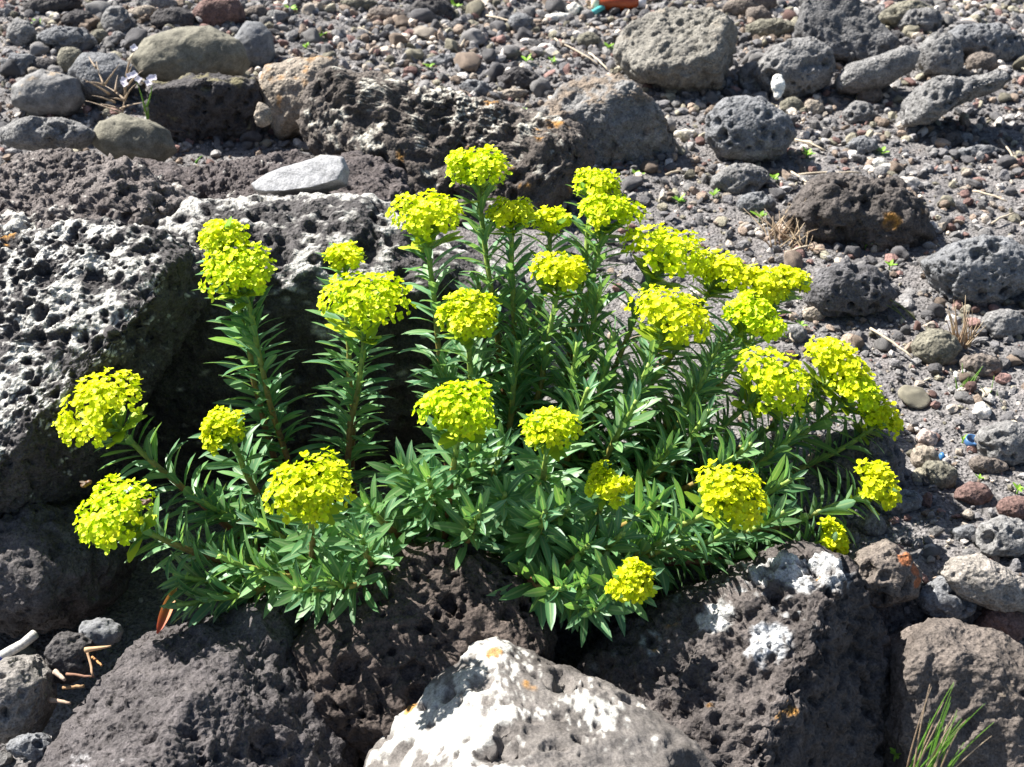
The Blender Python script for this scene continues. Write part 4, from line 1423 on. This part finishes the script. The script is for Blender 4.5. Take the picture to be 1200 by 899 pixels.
def lathe(profile, axis_from, axis_to, seg=20):
    """profile: list of (t along, radius)"""
    a, b = np.asarray(axis_from, float), np.asarray(axis_to, float)
    ax = (b - a) / np.linalg.norm(b - a)
    Fm = frame_from(ax)
    v, f = [], []
    for t, r_ in profile:
        for j in range(seg):
            th = 2 * math.pi * j / seg
            v.append(a + (b - a) * t + (Fm[:, 0] * math.cos(th) + Fm[:, 1] * math.sin(th)) * r_)
    for k in range(len(profile) - 1):
        for j in range(seg):
            p, q = k * seg + j, k * seg + (j + 1) % seg
            f += [(p, q, q + seg), (p, q + seg, p + seg)]
    return np.array(v), np.array(f)


# amber bottle at the far edge
p0, p1 = at_z(693, 2, 0.018), at_z(757, 2, 0.018)
bt = empty('bottle', at_z(725, 6, 0.0))
tag(bt, 'amber red bottle lying on the far gravel', 'bottle')
o0 = np.array(bt.location[:])
v, f = lathe([(0.10, 0.0), (0.10, 0.014), (0.13, 0.019), (0.72, 0.019), (0.82, 0.012), (0.86, 0.009), (0.9, 0.009)], p0, p1)
obj('body', tri_mesh('body', v - o0, f, np.broadcast_to(np.array([0.40, 0.07, 0.015]), v.shape)), M_PLASTIC, bt)
v, f = lathe([(0.86, 0.0105), (0.87, 0.0115), (0.99, 0.0115), (1.0, 0.010), (1.0, 0.0)], p0, p1)
obj('cap', tri_mesh('cap', v - o0, f, np.broadcast_to(np.array([0.75, 0.74, 0.72]), v.shape)), M_PLASTIC, bt)
v, f = lathe([(0.0, 0.0), (0.0, 0.012), (0.05, 0.0195), (0.125, 0.0197), (0.13, 0.0192)], p0, p1)
obj('base_ring', tri_mesh('base_ring', v - o0, f, np.broadcast_to(np.array([0.74, 0.66, 0.5]), v.shape)), M_PLASTIC, bt)
# teal plastic tube
a, b = at_z(688, 19, 0.010), at_z(707, 8, 0.012)
v, f = lathe([(0, 0.0), (0, 0.0055), (0.04, 0.006), (0.96, 0.006), (1, 0.0055), (1, 0.0)], a, b)
o = obj('plastic_tube', tri_mesh('plastic_tube', v - a, f, np.broadcast_to(np.array([0.10, 0.45, 0.42]), v.shape)), M_PLASTIC, loc=a)
tag(o, 'short teal plastic tube beside the amber bottle', 'plastic tube')
# blue bottle cap, open side up
c = at_z(1138, 520, 0.002)
v, f = lathe([(0, 0.0), (0, 0.0080), (0.1, 0.0085), (1.0, 0.0085), (1.0, 0.0070), (0.2, 0.0068), (0.2, 0.0)], c, c + np.array([0.001, -0.001, 0.007]))
o = obj('bottle_cap', tri_mesh('bottle_cap', v - c, f, np.broadcast_to(np.array([0.05, 0.13, 0.28]), v.shape)), M_PLASTIC, loc=c)
tag(o, 'blue plastic bottle cap lying open on the gravel', 'bottle cap')
R('plastic_shard', 'tiny bright blue plastic shard behind the grey brown rounded stone', 'plastic', e=(1104, 536, 4, 6), n=3, low=0.05, mid=0.02, rough=0.0, pits=(), mat=M_PLASTIC, a=(0.04, 0.15, 0.32), b=(0.05, 0.17, 0.36))
R('plastic_scrap', 'deep blue plastic scrap under the bleached driftwood stick', 'plastic', e=(-4, 782, 7, 14), Y=0.955, n=4, low=0.1, mid=0.02, rough=0.0, pits=(), mat=M_PLASTIC, a=(0.01, 0.03, 0.30), b=(0.015, 0.05, 0.40))


# bees at the flower heads
def bee(px, py, Y, s, label):
    c = at_y(px, py, Y)
    root = empty('bee', c)
    tag(root, label, 'bee')
    V, f = ico(3)
    v = V * np.array([1.0, 0.55, 0.5])
    v[:, 0] *= 1 + 0.0
    waist = 1 - 0.35 * np.exp(-((V[:, 0] - 0.25) / 0.18) ** 2)
    v[:, 1:] *= waist[:, None]
    col = np.where((np.sin(V[:, 0] * 14) > 0)[:, None], np.array([0.20, 0.09, 0.03]), np.array([0.07, 0.035, 0.02]))
    obj('body', tri_mesh('body', v * s, f, col), M_INSECT, root)
    for sgn in (-1, 1):
        pv, pf, uv = petal(s * 1.0, s * 0.45, 0.1)
        pv = rotz(pv, math.pi - sgn * 0.6)
        pv[:, 2] += s * 0.45
        obj('wing', tri_mesh('wing', pv, pf, np.broadcast_to(np.array([0.22, 0.16, 0.11]), pv.shape)), M_PETAL, root)
    root.rotation_euler = (0.2, -0.2, 0.5)


bee(101, 567, 1.06, 0.0058, 'small brown bee hovering before the black shaded rock')
bee(172, 588, 1.00, 0.0050, 'small brown bee settled on a yellow flower head')
